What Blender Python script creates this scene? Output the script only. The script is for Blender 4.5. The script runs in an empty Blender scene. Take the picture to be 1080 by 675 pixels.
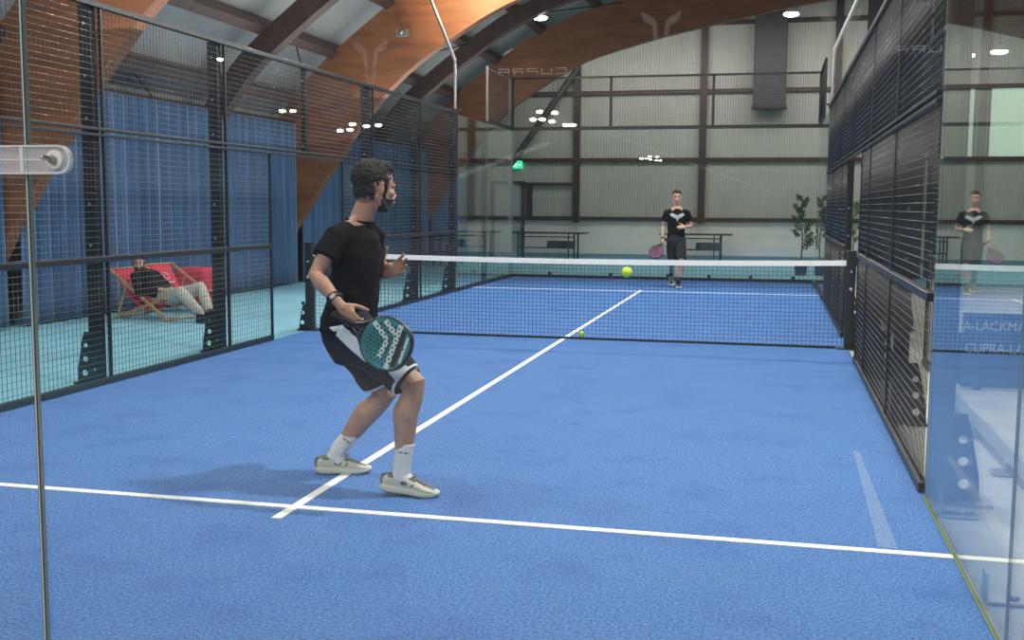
import bpy, bmesh, math, random
from mathutils import Vector, Matrix, noise
random.seed(7)
SC = bpy.context.scene
COL = SC.collection
V = Vector
PI = math.pi

# ------------------------------------------------------------------ camera, world, light, exposure
cd = bpy.data.cameras.new('camera'); cam = bpy.data.objects.new('camera', cd); COL.objects.link(cam)
YAW, PITCH, ROLL = -0.23523851, -0.10518086, 0.00614310
fwd = V((math.sin(YAW)*math.cos(PITCH), math.cos(YAW)*math.cos(PITCH), math.sin(PITCH)))
rt0 = V((math.cos(YAW), -math.sin(YAW), 0)); up0 = rt0.cross(fwd)
rt = math.cos(ROLL)*rt0 + math.sin(ROLL)*up0; up = -math.sin(ROLL)*rt0 + math.cos(ROLL)*up0
mw = Matrix((rt, up, -fwd)).transposed().to_4x4(); mw.translation = V((2.21686, -1.70498, 1.46013))
cam.matrix_world = mw
cd.sensor_width = 36; cd.lens = 36*1147.18/1080; cd.clip_start = .05; cd.clip_end = 300
SC.camera = cam

w = bpy.data.worlds.new('hall_ambient'); SC.world = w; w.use_nodes = True
w.node_tree.nodes['Background'].inputs[0].default_value = (.80, .87, 1, 1)
w.node_tree.nodes['Background'].inputs[1].default_value = .10
SC.view_settings.view_transform = 'Standard'; SC.view_settings.look = 'None'
SC.view_settings.exposure = 0.08; SC.view_settings.gamma = 1
SC.cycles.use_denoising = True
SC.cycles.transparent_max_bounces = 24
SC.cycles.max_bounces = 8
SC.cycles.sample_clamp_indirect = 4

def light(name, kind, loc, energy, color=(1, 1, 1), target=None, **kw):
    l = bpy.data.lights.new(name, kind); l.energy = energy; l.color = color
    for k, v in kw.items(): setattr(l, k, v)
    o = bpy.data.objects.new(name, l); COL.objects.link(o); o.location = loc
    if target is not None:
        o.rotation_euler = (V(target)-V(loc)).to_track_quat('-Z', 'Y').to_euler()
    return o
# court floodlights on their poles (all above the frame)
FL = (1, .96, .90)
light('floodlight_far_left', 'SPOT', (-2.9, 16.1, 5.55), 900, FL, (0.5, 12, 0), spot_size=2.4, spot_blend=.6, shadow_soft_size=.16)
light('floodlight_far_right', 'SPOT', (2.9, 16.1, 5.75), 900, FL, (-0.5, 12, 0), spot_size=2.4, spot_blend=.6, shadow_soft_size=.16)
light('floodlight_near_left', 'SPOT', (-2.9, 4.0, 5.6), 500, FL, (0.5, 8, 0), spot_size=2.4, spot_blend=.6, shadow_soft_size=.16)
light('floodlight_near_right', 'SPOT', (2.9, 4.3, 5.6), 1050, FL, (-0.5, 6, 0), spot_size=2.4, spot_blend=.6, shadow_soft_size=.16)
light('floodlight_arch_spill', 'SPOT', (-2.9, 15.4, 5.2), 420, (1, .80, .48), (-2.4, 17, 5.3), spot_size=2.7, spot_blend=1, shadow_soft_size=.1)
# large soft area lights added under the roof in place of hall lamps
light('hall_fill_middle', 'AREA', (1.0, 12, 6.2), 430, (1, .98, .95), (1, 12, 0), shape='RECTANGLE', size=7, size_y=16)
light('hall_fill_far', 'AREA', (0.5, 25.9, 5.6), 310, (1, .97, .92), (0.5, 28.5, 1.8), shape='RECTANGLE', size=13, size_y=1.2)
light('hall_fill_left', 'AREA', (-4.4, 10.5, 4.2), 95, (.95, .97, 1), (-5.8, 10.5, .3), shape='RECTANGLE', size=1.0, size_y=14)
light('hall_fill_near', 'AREA', (-1.0, -6.0, 6.5), 640, (1, .98, .95), (0, 3, 0.5), shape='RECTANGLE', size=9, size_y=3)

light('hall_fill_right', 'AREA', (8.5, 13, 6.4), 620, (1, .98, .94), (8.5, 13, 0), shape='RECTANGLE', size=6, size_y=20)  # unseen fill added to brighten the floor and end wall on the right
light('roof_bounce_left', 'AREA', (-4.2, 13, 3.35), 175, (1, .98, .95), (-4.2, 13, 6), shape='RECTANGLE', size=2.0, size_y=22)  # unseen upward fill added to brighten the left roof slope
light('roof_bounce_right', 'AREA', (2, 16, 3.4), 140, (1, .97, .93), (1.5, 16, 8), shape='RECTANGLE', size=6, size_y=18)  # second added upward fill, unseen from below, for the rest of the roof
# ------------------------------------------------------------------ materials
def _new(name):
    m = bpy.data.materials.new(name); m.use_nodes = True
    return m, m.node_tree.nodes, m.node_tree.links
def mat(name, col, rough=.6, metal=0, spec=.5, bump=0, bscale=40, var=0, vscale=8, emit=None, estr=0, coat=0):
    m, n, l = _new(name); b = n['Principled BSDF']
    b.inputs['Base Color'].default_value = (*col, 1); b.inputs['Roughness'].default_value = rough
    b.inputs['Metallic'].default_value = metal; b.inputs['Specular IOR Level'].default_value = spec
    if coat: b.inputs['Coat Weight'].default_value = coat
    tc = n.new('ShaderNodeTexCoord')
    if var:
        t = n.new('ShaderNodeTexNoise'); t.inputs['Scale'].default_value = vscale; t.inputs['Detail'].default_value = 6
        l.new(tc.outputs['Object'], t.inputs['Vector'])
        r = n.new('ShaderNodeValToRGB'); r.color_ramp.elements[0].position = .3; r.color_ramp.elements[1].position = .7
        r.color_ramp.elements[0].color = (*[c*(1-var) for c in col], 1); r.color_ramp.elements[1].color = (*[min(1, c*(1+var)) for c in col], 1)
        l.new(t.outputs['Fac'], r.inputs['Fac']); l.new(r.outputs['Color'], b.inputs['Base Color'])
    if bump:
        t = n.new('ShaderNodeTexNoise'); t.inputs['Scale'].default_value = bscale; t.inputs['Detail'].default_value = 4
        l.new(tc.outputs['Object'], t.inputs['Vector'])
        bp = n.new('ShaderNodeBump'); bp.inputs['Strength'].default_value = bump; bp.inputs['Distance'].default_value = .01
        l.new(t.outputs['Fac'], bp.inputs['Height']); l.new(bp.outputs['Normal'], b.inputs['Normal'])
    if emit:
        b.inputs['Emission Color'].default_value = (*emit, 1); b.inputs['Emission Strength'].default_value = estr
    return m
def ramp(n, l, src, stops):
    r = n.new('ShaderNodeValToRGB'); e = r.color_ramp.elements
    while len(e) < len(stops): e.new(.5)
    for i, (p, c) in enumerate(stops): e[i].position = p; e[i].color = (*c, 1)
    l.new(src, r.inputs['Fac']); return r.outputs['Color']
def noise_tex(n, l, vec, scale, detail=5, rough=.6):
    t = n.new('ShaderNodeTexNoise'); t.inputs['Scale'].default_value = scale
    t.inputs['Detail'].default_value = detail; t.inputs['Roughness'].default_value = rough
    l.new(vec, t.inputs['Vector']); return t.outputs['Fac']
def mapping(n, l, scale):
    tc = n.new('ShaderNodeTexCoord'); mp = n.new('ShaderNodeMapping'); mp.inputs['Scale'].default_value = scale
    l.new(tc.outputs['Object'], mp.inputs['Vector']); return mp.outputs['Vector']
def mixc(n, l, fac, a, b, mode='MIX'):
    x = n.new('ShaderNodeMix'); x.data_type = 'RGBA'; x.blend_type = mode
    for k, v in ((0, fac), (6, a), (7, b)):
        if hasattr(v, 'links'): l.new(v, x.inputs[k])
        else: x.inputs[k].default_value = v if k == 0 else (*v, 1)
    return x.outputs[2]

def turf_mat():
    m, n, l = _new('blue_turf'); b = n['Principled BSDF']; b.inputs['Roughness'].default_value = .85
    b.inputs['Specular IOR Level'].default_value = .25
    v = mapping(n, l, (1, 1, 1))
    fine = noise_tex(n, l, v, 80, 5, .80); mid = noise_tex(n, l, v, 2.2, 6, .65)
    vs = mapping(n, l, (.55, 3.2, 1)); streak = noise_tex(n, l, vs, 5, 5, .6)
    c1 = ramp(n, l, fine, [(.36, (.016, .065, .23)), (.50, (.058, .168, .45)), (.64, (.15, .32, .66))])
    c2 = ramp(n, l, mid, [(.32, (.74, .78, .86)), (.5, (1, 1, 1)), (.7, (1.0, .98, .93))])
    c = mixc(n, l, 1.0, c1, c2, 'MULTIPLY')
    s = ramp(n, l, streak, [(.60, (0, 0, 0)), (.80, (.32, .32, .32))])
    c = mixc(n, l, s, c, (.21, .30, .47))
    l.new(c, b.inputs['Base Color'])
    bp = n.new('ShaderNodeBump'); bp.inputs['Strength'].default_value = .6; bp.inputs['Distance'].default_value = .01
    l.new(fine, bp.inputs['Height']); l.new(bp.outputs['Normal'], b.inputs['Normal'])
    return m
def wood_mat(name, a, b_, scale=(1, 1, 1), bands=14):
    m, n, l = _new(name); b = n['Principled BSDF']; b.inputs['Roughness'].default_value = .55
    v = mapping(n, l, scale); f = noise_tex(n, l, v, 3, 8, .65); g = noise_tex(n, l, v, bands, 3, .5)
    c = ramp(n, l, f, [(.3, a), (.7, b_)]); d = ramp(n, l, g, [(.35, (.82, .82, .82)), (.6, (1, 1, 1))])
    l.new(mixc(n, l, 1.0, c, d, 'MULTIPLY'), b.inputs['Base Color']); return m
def ribbed_mat(name, col, dark, period, rough=.6, axis='X', var=.12, emit=0):
    # vertical ribs of profiled sheet, plus faint grime
    m, n, l = _new(name); b = n['Principled BSDF']; b.inputs['Roughness'].default_value = rough
    v = mapping(n, l, (1, 1, 1))
    t = n.new('ShaderNodeTexWave'); t.wave_type = 'BANDS'; t.bands_direction = axis; t.inputs['Scale'].default_value = 2*PI/period/20*1.0
    l.new(v, t.inputs['Vector'])
    c = ramp(n, l, t.outputs['Fac'], [(.0, dark), (.45, col), (1, col)])
    g = noise_tex(n, l, v, .9, 5, .6); gg = ramp(n, l, g, [(.3, (1-var,)*3), (.7, (1, 1, 1))])
    cc = mixc(n, l, 1.0, c, gg, 'MULTIPLY'); l.new(cc, b.inputs['Base Color'])
    bp = n.new('ShaderNodeBump'); bp.inputs['Strength'].default_value = .5; bp.inputs['Distance'].default_value = .02
    l.new(t.outputs['Fac'], bp.inputs['Height']); l.new(bp.outputs['Normal'], b.inputs['Normal'])
    if emit:
        l.new(cc, b.inputs['Emission Color']); b.inputs['Emission Strength'].default_value = emit
    return m
def glass_mat():
    m, n, l = _new('clear_glass'); n.remove(n['Principled BSDF']); out = n['Material Output']
    tr = n.new('ShaderNodeBsdfTransparent'); tr.inputs[0].default_value = (.965, .985, .975, 1)
    gl = n.new('ShaderNodeBsdfGlossy'); gl.inputs['Roughness'].default_value = 0.0; gl.inputs[0].default_value = (.96, 1, .98, 1)
    fr = n.new('ShaderNodeFresnel'); fr.inputs['IOR'].default_value = 1.5
    geo = n.new('ShaderNodeNewGeometry'); 
    # the inner side of each face sees the same film of glass: use the outside index on both
    mx = n.new('ShaderNodeMixShader'); iv = n.new('ShaderNodeVectorMath'); 
    lw = n.new('ShaderNodeLayerWeight'); lw.inputs['Blend'].default_value = .5
    # Schlick from facing: F = .04 + .96*(facing)^5  (facing = 1-cos)
    p = n.new('ShaderNodeMath'); p.operation = 'POWER'; p.inputs[1].default_value = 5; l.new(lw.outputs['Facing'], p.inputs[0])
    a = n.new('ShaderNodeMath'); a.operation = 'MULTIPLY_ADD'; a.inputs[1].default_value = .96; a.inputs[2].default_value = .04
    l.new(p.outputs[0], a.inputs[0]); l.new(a.outputs[0], mx.inputs[0])
    l.new(tr.outputs[0], mx.inputs[1]); l.new(gl.outputs[0], mx.inputs[2]); l.new(mx.outputs[0], out.inputs[0])
    n.remove(fr); n.remove(geo); n.remove(iv)
    return m
def frost_mat(name, col, alpha, rough=.5):
    m, n, l = _new(name); b = n['Principled BSDF']; out = n['Material Output']
    b.inputs['Base Color'].default_value = (*col, 1); b.inputs['Roughness'].default_value = rough
    tr = n.new('ShaderNodeBsdfTransparent'); mx = n.new('ShaderNodeMixShader'); mx.inputs[0].default_value = alpha
    l.new(tr.outputs[0], mx.inputs[1]); l.new(b.outputs[0], mx.inputs[2]); l.new(mx.outputs[0], out.inputs[0]); return m
def curtain_mat():
    m, n, l = _new('blue_curtain_cloth'); b = n['Principled BSDF']; b.inputs['Roughness'].default_value = .9
    b.inputs['Sheen Weight'].default_value = .3
    v = mapping(n, l, (1, 9, .25)); f = noise_tex(n, l, v, 1.3, 5, .6)
    l.new(ramp(n, l, f, [(.3, (.026, .070, .16)), (.7, (.058, .145, .29))]), b.inputs['Base Color']); return m
def skin_mat(name, col):
    m, n, l = _new(name); b = n['Principled BSDF']; b.inputs['Roughness'].default_value = .5
    b.inputs['Subsurface Weight'].default_value = .08; b.inputs['Subsurface Radius'].default_value = (.02, .008, .004)
    v = mapping(n, l, (1, 1, 1)); f = noise_tex(n, l, v, 14, 4)
    l.new(ramp(n, l, f, [(.3, tuple(c*.86 for c in col)), (.7, tuple(min(1, c*1.1) for c in col))]), b.inputs['Base Color']); return m

M = dict(
 turf=turf_mat(), line=mat('white_court_paint', (.83, .83, .80), .8, bump=.2, bscale=90, var=.06, vscale=30),
 cyan=mat('cyan_floor_coating', (.25, .54, .66), .55, var=.10, vscale=.8, bump=.05),
 concrete=mat('grey_concrete', (.50, .48, .43), .75, var=.14, vscale=1.5, bump=.15, bscale=30),
 black=mat('black_powder_coat', (.012, .013, .015), .42, spec=.5),
 wire=mat('black_coated_wire', (.018, .018, .02), .35, spec=.6), wire2=mat('glint_grey_wire', (.13, .13, .13), .35, spec=.8),  # wire2: lamp glints on the horizontal wires put into a lighter grey
 cord=mat('black_net_cord', (.012, .014, .022), .8),
 tape=mat('white_net_tape', (.80, .79, .76), .75, bump=.1, var=.05, vscale=12),
 steel=mat('brushed_steel', (.55, .55, .55), .28, metal=1),
 brightsteel=mat('polished_pole_steel', (.40, .40, .41), .38, metal=1),
 glass=glass_mat(), gedge=mat('polished_glass_edge', (.14, .19, .19), .15, spec=.8),
 gedge2=mat('bright_glass_edge', (.42, .46, .45), .15, spec=.8),
 acrylic=frost_mat('clear_acrylic', (.80, .82, .86), .20, .15), acrylic_rim=frost_mat('acrylic_rim', (.66, .68, .71), .6, .2),
 washer=mat('nylon_washer', (.62, .60, .58), .4),
 frost=frost_mat('reflected_banner_lettering', (.95, .95, .95), .17), frost0=frost_mat('faint_reflected_emblem', (.95, .95, .95), .05), frost2=frost_mat('pale_lettering_bold', (.95, .97, 1), .30),  # banner reflections in the near glass, drawn as pale translucent film
 glulam=wood_mat('glulam_wood', (.205, .072, .031), (.30, .112, .045), (.25, 6, 1.2), 6),
 brown=mat('dark_brown_steel', (.034, .014, .011), .5, var=.2, vscale=3),
 brownwood=mat('dark_brown_timber', (.058, .030, .024), .6, var=.25, vscale=4),
 roof=mat('grey_roof_membrane', (.30, .31, .31), .75, var=.08, vscale=1.2, bump=.1, bscale=6),
 wallsheet=ribbed_mat('grey_profiled_sheet', (.40, .39, .345), (.31, .30, .27), .075),
 wallleft=ribbed_mat('beige_profiled_sheet', (.42, .40, .34), (.31, .29, .25), .075, axis='Y'),
 lowwall=mat('grey_white_plaster', (.60, .575, .54), .8, var=.05, vscale=1.5),
 window=mat('pale_green_skylight', (.45, .60, .48), .5, emit=(.62, .80, .66), estr=.85),
 skirting=mat('blue_grey_skirting', (.12, .22, .26), .6),
 curtain=curtain_mat(), duct=mat('dark_grey_duct', (.026, .027, .028), .6, var=.2, vscale=5),
 tabletop=mat('black_table_laminate', (.022, .026, .03), .4), doorleaf=mat('grey_door_paint', (.33, .35, .34), .6),
 doordark=mat('dark_door_frame', (.05, .04, .035), .6),
 exit=mat('green_exit_light', (.02, .40, .22), .5, emit=(.02, .65, .33), estr=1.3), exitw=mat('white_exit_pictogram', (.8, .9, .85), .5, emit=(.8, 1, .9), estr=1.2),
 lampglow=mat('lit_lamp_glass', (1, 1, 1), .5, emit=(1, .98, .93), estr=22), lampbody=mat('grey_lamp_housing', (.25, .25, .25), .5),
 ball=mat('yellow_green_felt', (.56, .78, .03), .9, bump=.5, bscale=180), seam=mat('white_ball_seam', (.8, .85, .6), .8),
 bark=mat('grey_brown_bark', (.13, .10, .07), .8), leaf=mat('dark_green_leaf', (.035, .085, .035), .55, var=.3, vscale=20),
 leaf2=mat('fresh_green_leaf', (.10, .22, .06), .55, var=.3, vscale=20), pot=mat('dark_plastic_pot', (.03, .035, .04), .5),
 beech=wood_mat('varnished_beech', (.42, .25, .12), (.55, .34, .17)),
 redcloth=mat('pinkish_red_canvas', (.62, .035, .075), .8, bump=.1, bscale=60, var=.08, vscale=5), logo=mat('pale_print', (.75, .60, .60), .8),
 skin=skin_mat('tanned_skin', (.42, .225, .155)), skin2=skin_mat('fair_skin', (.50, .30, .23)),
 hair=mat('short_black_hair', (.020, .016, .013), .75, bump=1, bscale=160, var=.5, vscale=60), hair2=mat('brown_hair', (.055, .030, .020), .7, bump=.8, bscale=140, var=.4, vscale=60),
 beard=mat('dark_stubble', (.030, .020, .015), .85, bump=.8, bscale=200),
 tee=mat('black_cotton', (.008, .008, .009), .9, spec=.12, bump=.25, bscale=14, var=.3, vscale=9), teegrey=mat('grey_shirt_print', (.36, .38, .40), .8),
 navy=mat('dark_navy_short_fabric', (.009, .012, .022), .8, spec=.25, bump=.25, bscale=12, var=.2, vscale=9), white=mat('white_fabric', (.66, .68, .72), .8, bump=.2, bscale=18),
 charcoal=mat('charcoal_short_fabric', (.022, .023, .026), .85, spec=.2, bump=.25, bscale=14), paleline=mat('grey_trim_tape', (.45, .45, .45), .8),
 sock=mat('white_ribbed_sock', (.72, .70, .68), .85, bump=.3, bscale=60), sole=mat('cream_rubber_sole', (.66, .64, .52), .55),
 shoe=mat('off_white_shoe_mesh', (.56, .55, .46), .7, bump=.3, bscale=90), olive=mat('olive_grey_suede', (.125, .125, .095), .8, bump=.2, bscale=60),
 darksole=mat('dark_outsole_rubber', (.03, .04, .05), .6), lace=mat('grey_lace', (.24, .22, .20), .8),
 band=mat('black_rubber_band', (.012, .012, .013), .5), watch=mat('grey_watch_face', (.30, .30, .30), .2, metal=.6),
 teal=mat('teal_racket_face', (.018, .20, .22), .4, var=.35, vscale=9), racketdark=mat('dark_racket_frame', (.015, .022, .028), .35), racketwhite=mat('white_racket_print', (.62, .68, .64), .4),
 hole=mat('racket_hole_dark', (.008, .03, .035), .7), magenta=mat('magenta_racket_face', (.11, .020, .07), .4, var=.9, vscale=12), bluer=mat('blue_racket_print', (.05, .09, .30), .4),
 grip=mat('black_grip_wrap', (.02, .02, .02), .8, bump=.4, bscale=80), trouser=mat('pale_grey_cotton', (.44, .43, .38), .85, bump=.3, bscale=10, var=.1, vscale=6),
 hoodie=mat('black_hoodie_cloth', (.009, .009, .011), .9, spec=.15, bump=.3, bscale=12), eyew=mat('eye_white', (.7, .68, .65), .3), iris=mat('dark_iris', (.02, .012, .01), .2),
 lips=mat('lip_skin', (.36, .13, .11), .5), strip=mat('yellow_green_joint_strip', (.13, .20, .09), .7), patch=frost_mat('pale_patch', (.62, .70, .80), .15, .9),
 postgrey=mat('dark_grey_post_coating', (.035, .037, .04), .5), letter=mat('white_board_lettering', (.42, .45, .50), .6), partition=mat('black_partition', (.022, .022, .023), .7), lampsteel=mat('galvanised_plate', (.38, .39, .40), .4, metal=.8), camera=mat('grey_camera_body', (.16, .15, .13), .5),
)

# ------------------------------------------------------------------ mesh helpers
class MB:
    def __init__(s): s.v = []; s.f = []; s.m = []; s.sm = []
    def add(s, vs, fs, mi=0, smooth=False):
        o = len(s.v); s.v += [tuple(v) for v in vs]
        for f in fs: s.f.append([o+i for i in f]); s.m.append(mi); s.sm.append(smooth)
        return s
    def box(s, a, b, mi=0, mx=None):
        x0, y0, z0 = [min(p, q) for p, q in zip(a, b)]; x1, y1, z1 = [max(p, q) for p, q in zip(a, b)]
        vs = [V(p) for p in ((x0, y0, z0), (x1, y0, z0), (x1, y1, z0), (x0, y1, z0), (x0, y0, z1), (x1, y0, z1), (x1, y1, z1), (x0, y1, z1))]
        if mx: vs = [mx @ v for v in vs]
        return s.add(vs, [(0, 3, 2, 1), (4, 5, 6, 7), (0, 1, 5, 4), (1, 2, 6, 5), (2, 3, 7, 6), (3, 0, 4, 7)], mi)
    def tube(s, pts, r, seg=12, mi=0, side=None, smooth=True, flat=False):
        # closed tube; r scalar / list of scalars / list of (a,b); rounded ends unless flat
        pts = [V(p) for p in pts]; n = len(pts)
        rs = [r]*n if not isinstance(r, (list, tuple)) else list(r)
        rs = [(q, q) if not isinstance(q, (list, tuple)) else q for q in rs]
        rings = []; prev = None
        tans = []
        for i in range(n):
            t = (pts[min(i+1, n-1)]-pts[max(i-1, 0)])
            tans.append(t.normalized() if t.length > 1e-9 else V((0, 0, 1)))
        for i in range(n):
            t = tans[i]
            if prev is None:
                sd = V(side) if side is not None else (V((0, 0, 1)) if abs(t.z) < .9 else V((1, 0, 0)))
            else: sd = prev
            sd = (sd - t*sd.dot(t))
            if sd.length < 1e-6: sd = t.orthogonal()
            sd.normalize(); prev = sd; o = t.cross(sd)
            rings.append((pts[i], t, sd, o, rs[i]))
        full = []
        if not flat:
            p, t, sd, o, q = rings[0]; k = (q[0]+q[1])/2
            for a in (80, 55, 28): full.append((p-t*k*math.sin(math.radians(a)), sd, o, (q[0]*math.cos(math.radians(a)), q[1]*math.cos(math.radians(a)))))
        for p, t, sd, o, q in rings: full.append((p, sd, o, q))
        if not flat:
            p, t, sd, o, q = rings[-1]; k = (q[0]+q[1])/2
            for a in (28, 55, 80): full.append((p+t*k*math.sin(math.radians(a)), sd, o, (q[0]*math.cos(math.radians(a)), q[1]*math.cos(math.radians(a)))))
        vs = []; fs = []
        for p, sd, o, q in full:
            for k in range(seg):
                a = 2*PI*k/seg; vs.append(p+sd*q[0]*math.cos(a)+o*q[1]*math.sin(a))
        for i in range(len(full)-1):
            for k in range(seg):
                k2 = (k+1) % seg; fs.append((i*seg+k, i*seg+k2, (i+1)*seg+k2, (i+1)*seg+k))
        fs.append(tuple(range(seg))[::-1]); fs.append(tuple((len(full)-1)*seg+k for k in range(seg)))
        return s.add(vs, fs, mi, smooth)
    def ell(s, c, r, mi=0, mx=None, u=16, v=10):
        vs = []; fs = []; c = V(c)
        for i in range(1, v):
            th = PI*i/v
            for k in range(u):
                a = 2*PI*k/u; vs.append(V((r[0]*math.sin(th)*math.cos(a), r[1]*math.sin(th)*math.sin(a), r[2]*math.cos(th))))
        vs.append(V((0, 0, r[2]))); vs.append(V((0, 0, -r[2]))); T = len(vs)-2; B = T+1
        for i in range(v-2):
            for k in range(u):
                k2 = (k+1) % u; fs.append((i*u+k, (i+1)*u+k, (i+1)*u+k2, i*u+k2))
        for k in range(u):
            k2 = (k+1) % u; fs.append((T, k, k2)); fs.append((B, (v-2)*u+k2, (v-2)*u+k))
        if mx: vs = [mx @ q for q in vs]
        return s.add([q+c for q in vs], fs, mi, True)
    def prism(s, poly, axis, a, b, mi=0, smooth=False):
        # poly: 2D outline; axis 'y': poly is (x,z), extruded y a..b; 'z': (x,y); 'x': (y,z)
        def P(p, h): return {'y': (p[0], h, p[1]), 'z': (p[0], p[1], h), 'x': (h, p[0], p[1])}[axis]
        n = len(poly); vs = [P(p, a) for p in poly]+[P(p, b) for p in poly]
        fs = [tuple(range(n)), tuple(range(n, 2*n))[::-1]]+[(i, i+n, (i+1) % n+n, (i+1) % n) for i in range(n)]
        return s.add(vs, fs, mi, smooth)
    def xf(s, mx):
        s.v = [tuple(mx @ V(p)) for p in s.v]; return s
    def join(s, o, mx=None, mi=None):
        vs = [mx @ V(p) for p in o.v] if mx else o.v; k = len(s.v); s.v += [tuple(p) for p in vs]
        for f, m_, q in zip(o.f, o.m, o.sm): s.f.append([i+k for i in f]); s.m.append(m_ if mi is None else mi); s.sm.append(q)
        return s
    def mesh(s, name, mats):
        me = bpy.data.meshes.new(name); me.from_pydata(s.v, [], s.f)
        for m_ in mats: me.materials.append(m_)
        for p, m_, q in zip(me.polygons, s.m, s.sm): p.material_index = m_; p.use_smooth = q
        me.update(); bm = bmesh.new(); bm.from_mesh(me); bmesh.ops.recalc_face_normals(bm, faces=bm.faces); bm.to_mesh(me); bm.free()
        return me
    def obj(s, name, mats, parent=None, bevel=0):
        if not isinstance(mats, (list, tuple)): mats = [mats]
        o = bpy.data.objects.new(name, s.mesh(name, mats)); COL.objects.link(o)
        if parent is not None: o.parent = parent
        if bevel:
            b = o.modifiers.new('bevel', 'BEVEL'); b.width = bevel; b.segments = 2; b.limit_method = 'ANGLE'
        return o
    def body(s, name, mats, parent=None, voxel=.006, smooth=6, matfn=None, disp=0, dscale=20, dfn=None):
        # fuse the shapes into one continuous skin
        o = bpy.data.objects.new(name, s.mesh(name+'_raw', [])); COL.objects.link(o)
        r = o.modifiers.new('r', 'REMESH'); r.mode = 'VOXEL'; r.voxel_size = voxel
        if smooth: q = o.modifiers.new('s', 'SMOOTH'); q.factor = .5; q.iterations = smooth
        dg = bpy.context.evaluated_depsgraph_get(); dg.update()
        me = bpy.data.meshes.new_from_object(o.evaluated_get(dg)); o.modifiers.clear(); old = o.data; o.data = me; bpy.data.meshes.remove(old); me.name = name
        me.materials.clear()
        if not isinstance(mats, (list, tuple)): mats = [mats]
        for m_ in mats: me.materials.append(m_)
        if disp or dfn:
            ns = [v.normal.copy() for v in me.vertices]
            for v, nn in zip(me.vertices, ns):
                d = disp*noise.noise(v.co*dscale) if disp else 0
                if dfn: d += dfn(v.co, nn)
                v.co = v.co+nn*d
        for p in me.polygons:
            p.use_smooth = True; p.material_index = matfn(p.center, p.normal) if matfn else 0
        if parent is not None: o.parent = parent
        return o

def tag(o, label=None, cat=None, group=None, kind=None):
    if label: o['label'] = label
    if cat: o['category'] = cat
    if group: o['group'] = group
    if kind: o['kind'] = kind
    return o
def thing(name, label, cat, loc=(0, 0, 0), rz=0, group=None):
    o = bpy.data.objects.new(name, None); COL.objects.link(o); o.location = loc; o.rotation_euler = (0, 0, rz)
    o.empty_display_size = .1
    return tag(o, label, cat, group)
def struct(name, mb, mats, label=None, cat=None, group=None, bevel=0):
    return tag(mb.obj(name, mats, None, bevel), label, cat, group, 'structure')
def clone(root, loc, rz, label):
    r = root.copy(); COL.objects.link(r); r.location = loc; r.rotation_euler = (0, 0, rz); r['label'] = label
    for ch in list(root.children):
        c = ch.copy(); COL.objects.link(c); c.parent = r
        for g in ch.children:
            d = g.copy(); COL.objects.link(d); d.parent = c
    return r
def spline(pts, n):
    # Catmull-Rom through 2D/3D points
    P = [V(p if len(p) == 3 else (p[0], p[1], 0)) for p in pts]; P = [2*P[0]-P[1]]+P+[2*P[-1]-P[-2]]; out = []
    for i in range(1, len(P)-2):
        for k in range(n):
            t = k/n; a, b, c, d = P[i-1], P[i], P[i+1], P[i+2]
            out.append(.5*((2*b)+(c-a)*t+(2*a-5*b+4*c-d)*t*t+(3*b-a-3*c+d)*t**3))
    out.append(P[-2]); return out

# ------------------------------------------------------------------ floors
YE = 28.6; XL = -7.0; XR = 20.0
struct('floor_court', MB().box((-3.0, -.02, -.05), (3.0, 20.0, 0)), M['turf'], 'blue artificial turf of the padel court', 'floor')
struct('floor_left', MB().box((XL-.3, -10, -.05), (-3.0, YE, -.004)), M['cyan'], 'light cyan hall floor beside the court', 'floor')
struct('floor_far', MB().box((-3.0, 20.0, -.05), (XR, YE, -.005)), M['cyan'], 'light cyan hall floor behind the far glass', 'floor')
struct('floor_right', MB().box((3.0, -10, -.05), (XR, 20.0, -.006)), M['concrete'], 'grey concrete floor right of the court', 'floor')
struct('floor_near', MB().box((-3.0, -10, -.05), (3.0, -.02, -.005)), M['concrete'], 'grey concrete floor in front of the near glass', 'floor')
def line(label, x0, y0, x1, y1):
    struct('court_line', MB().box((x0, y0, 0), (x1, y1, .004)), M['line'], label, 'line')
line('white service line across the near half of the court', -3, 3.025, 3, 3.075)
line('white centre service line running up the near half and through under the net', -.025, 2.85, .025, 3.025)
line('white centre service line from the near service line to the net', -.025, 3.075, .025, 9.97)
line('white centre service line beyond the net', -.025, 10.03, .025, 17.15)
line('white service line across the far half of the court', -3, 16.925, -.025, 16.975)
line('white service line across the far half, right section', .025, 16.925, 3, 16.975)
struct('turf_edge_strip', MB().box((2.988, .0, .0), (3.0, 4.0, .006)), M['strip'], 'thin yellow green strip where the turf meets the right glass', 'edge strip')
# pale translucent patches lying on the turf
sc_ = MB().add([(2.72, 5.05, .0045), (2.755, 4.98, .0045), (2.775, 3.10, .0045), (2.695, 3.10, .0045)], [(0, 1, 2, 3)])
tag(sc_.obj('pale_mark', M['patch']), 'pale straight streak on the turf running from near service line towards the right fence', 'floor mark')
pp = [(1.98, 1.62), (2.05, 1.50), (2.20, 1.47), (2.36, 1.52), (2.46, 1.56), (2.42, 1.70), (2.33, 1.80), (2.18, 1.74), (2.06, 1.70)]
tag(MB().add([(x, y, .0046) for x, y in pp], [tuple(range(len(pp)))]).obj('pale_mark', M['patch']), 'pale irregular patch on the turf at the bottom edge of the frame', 'floor mark')

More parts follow.
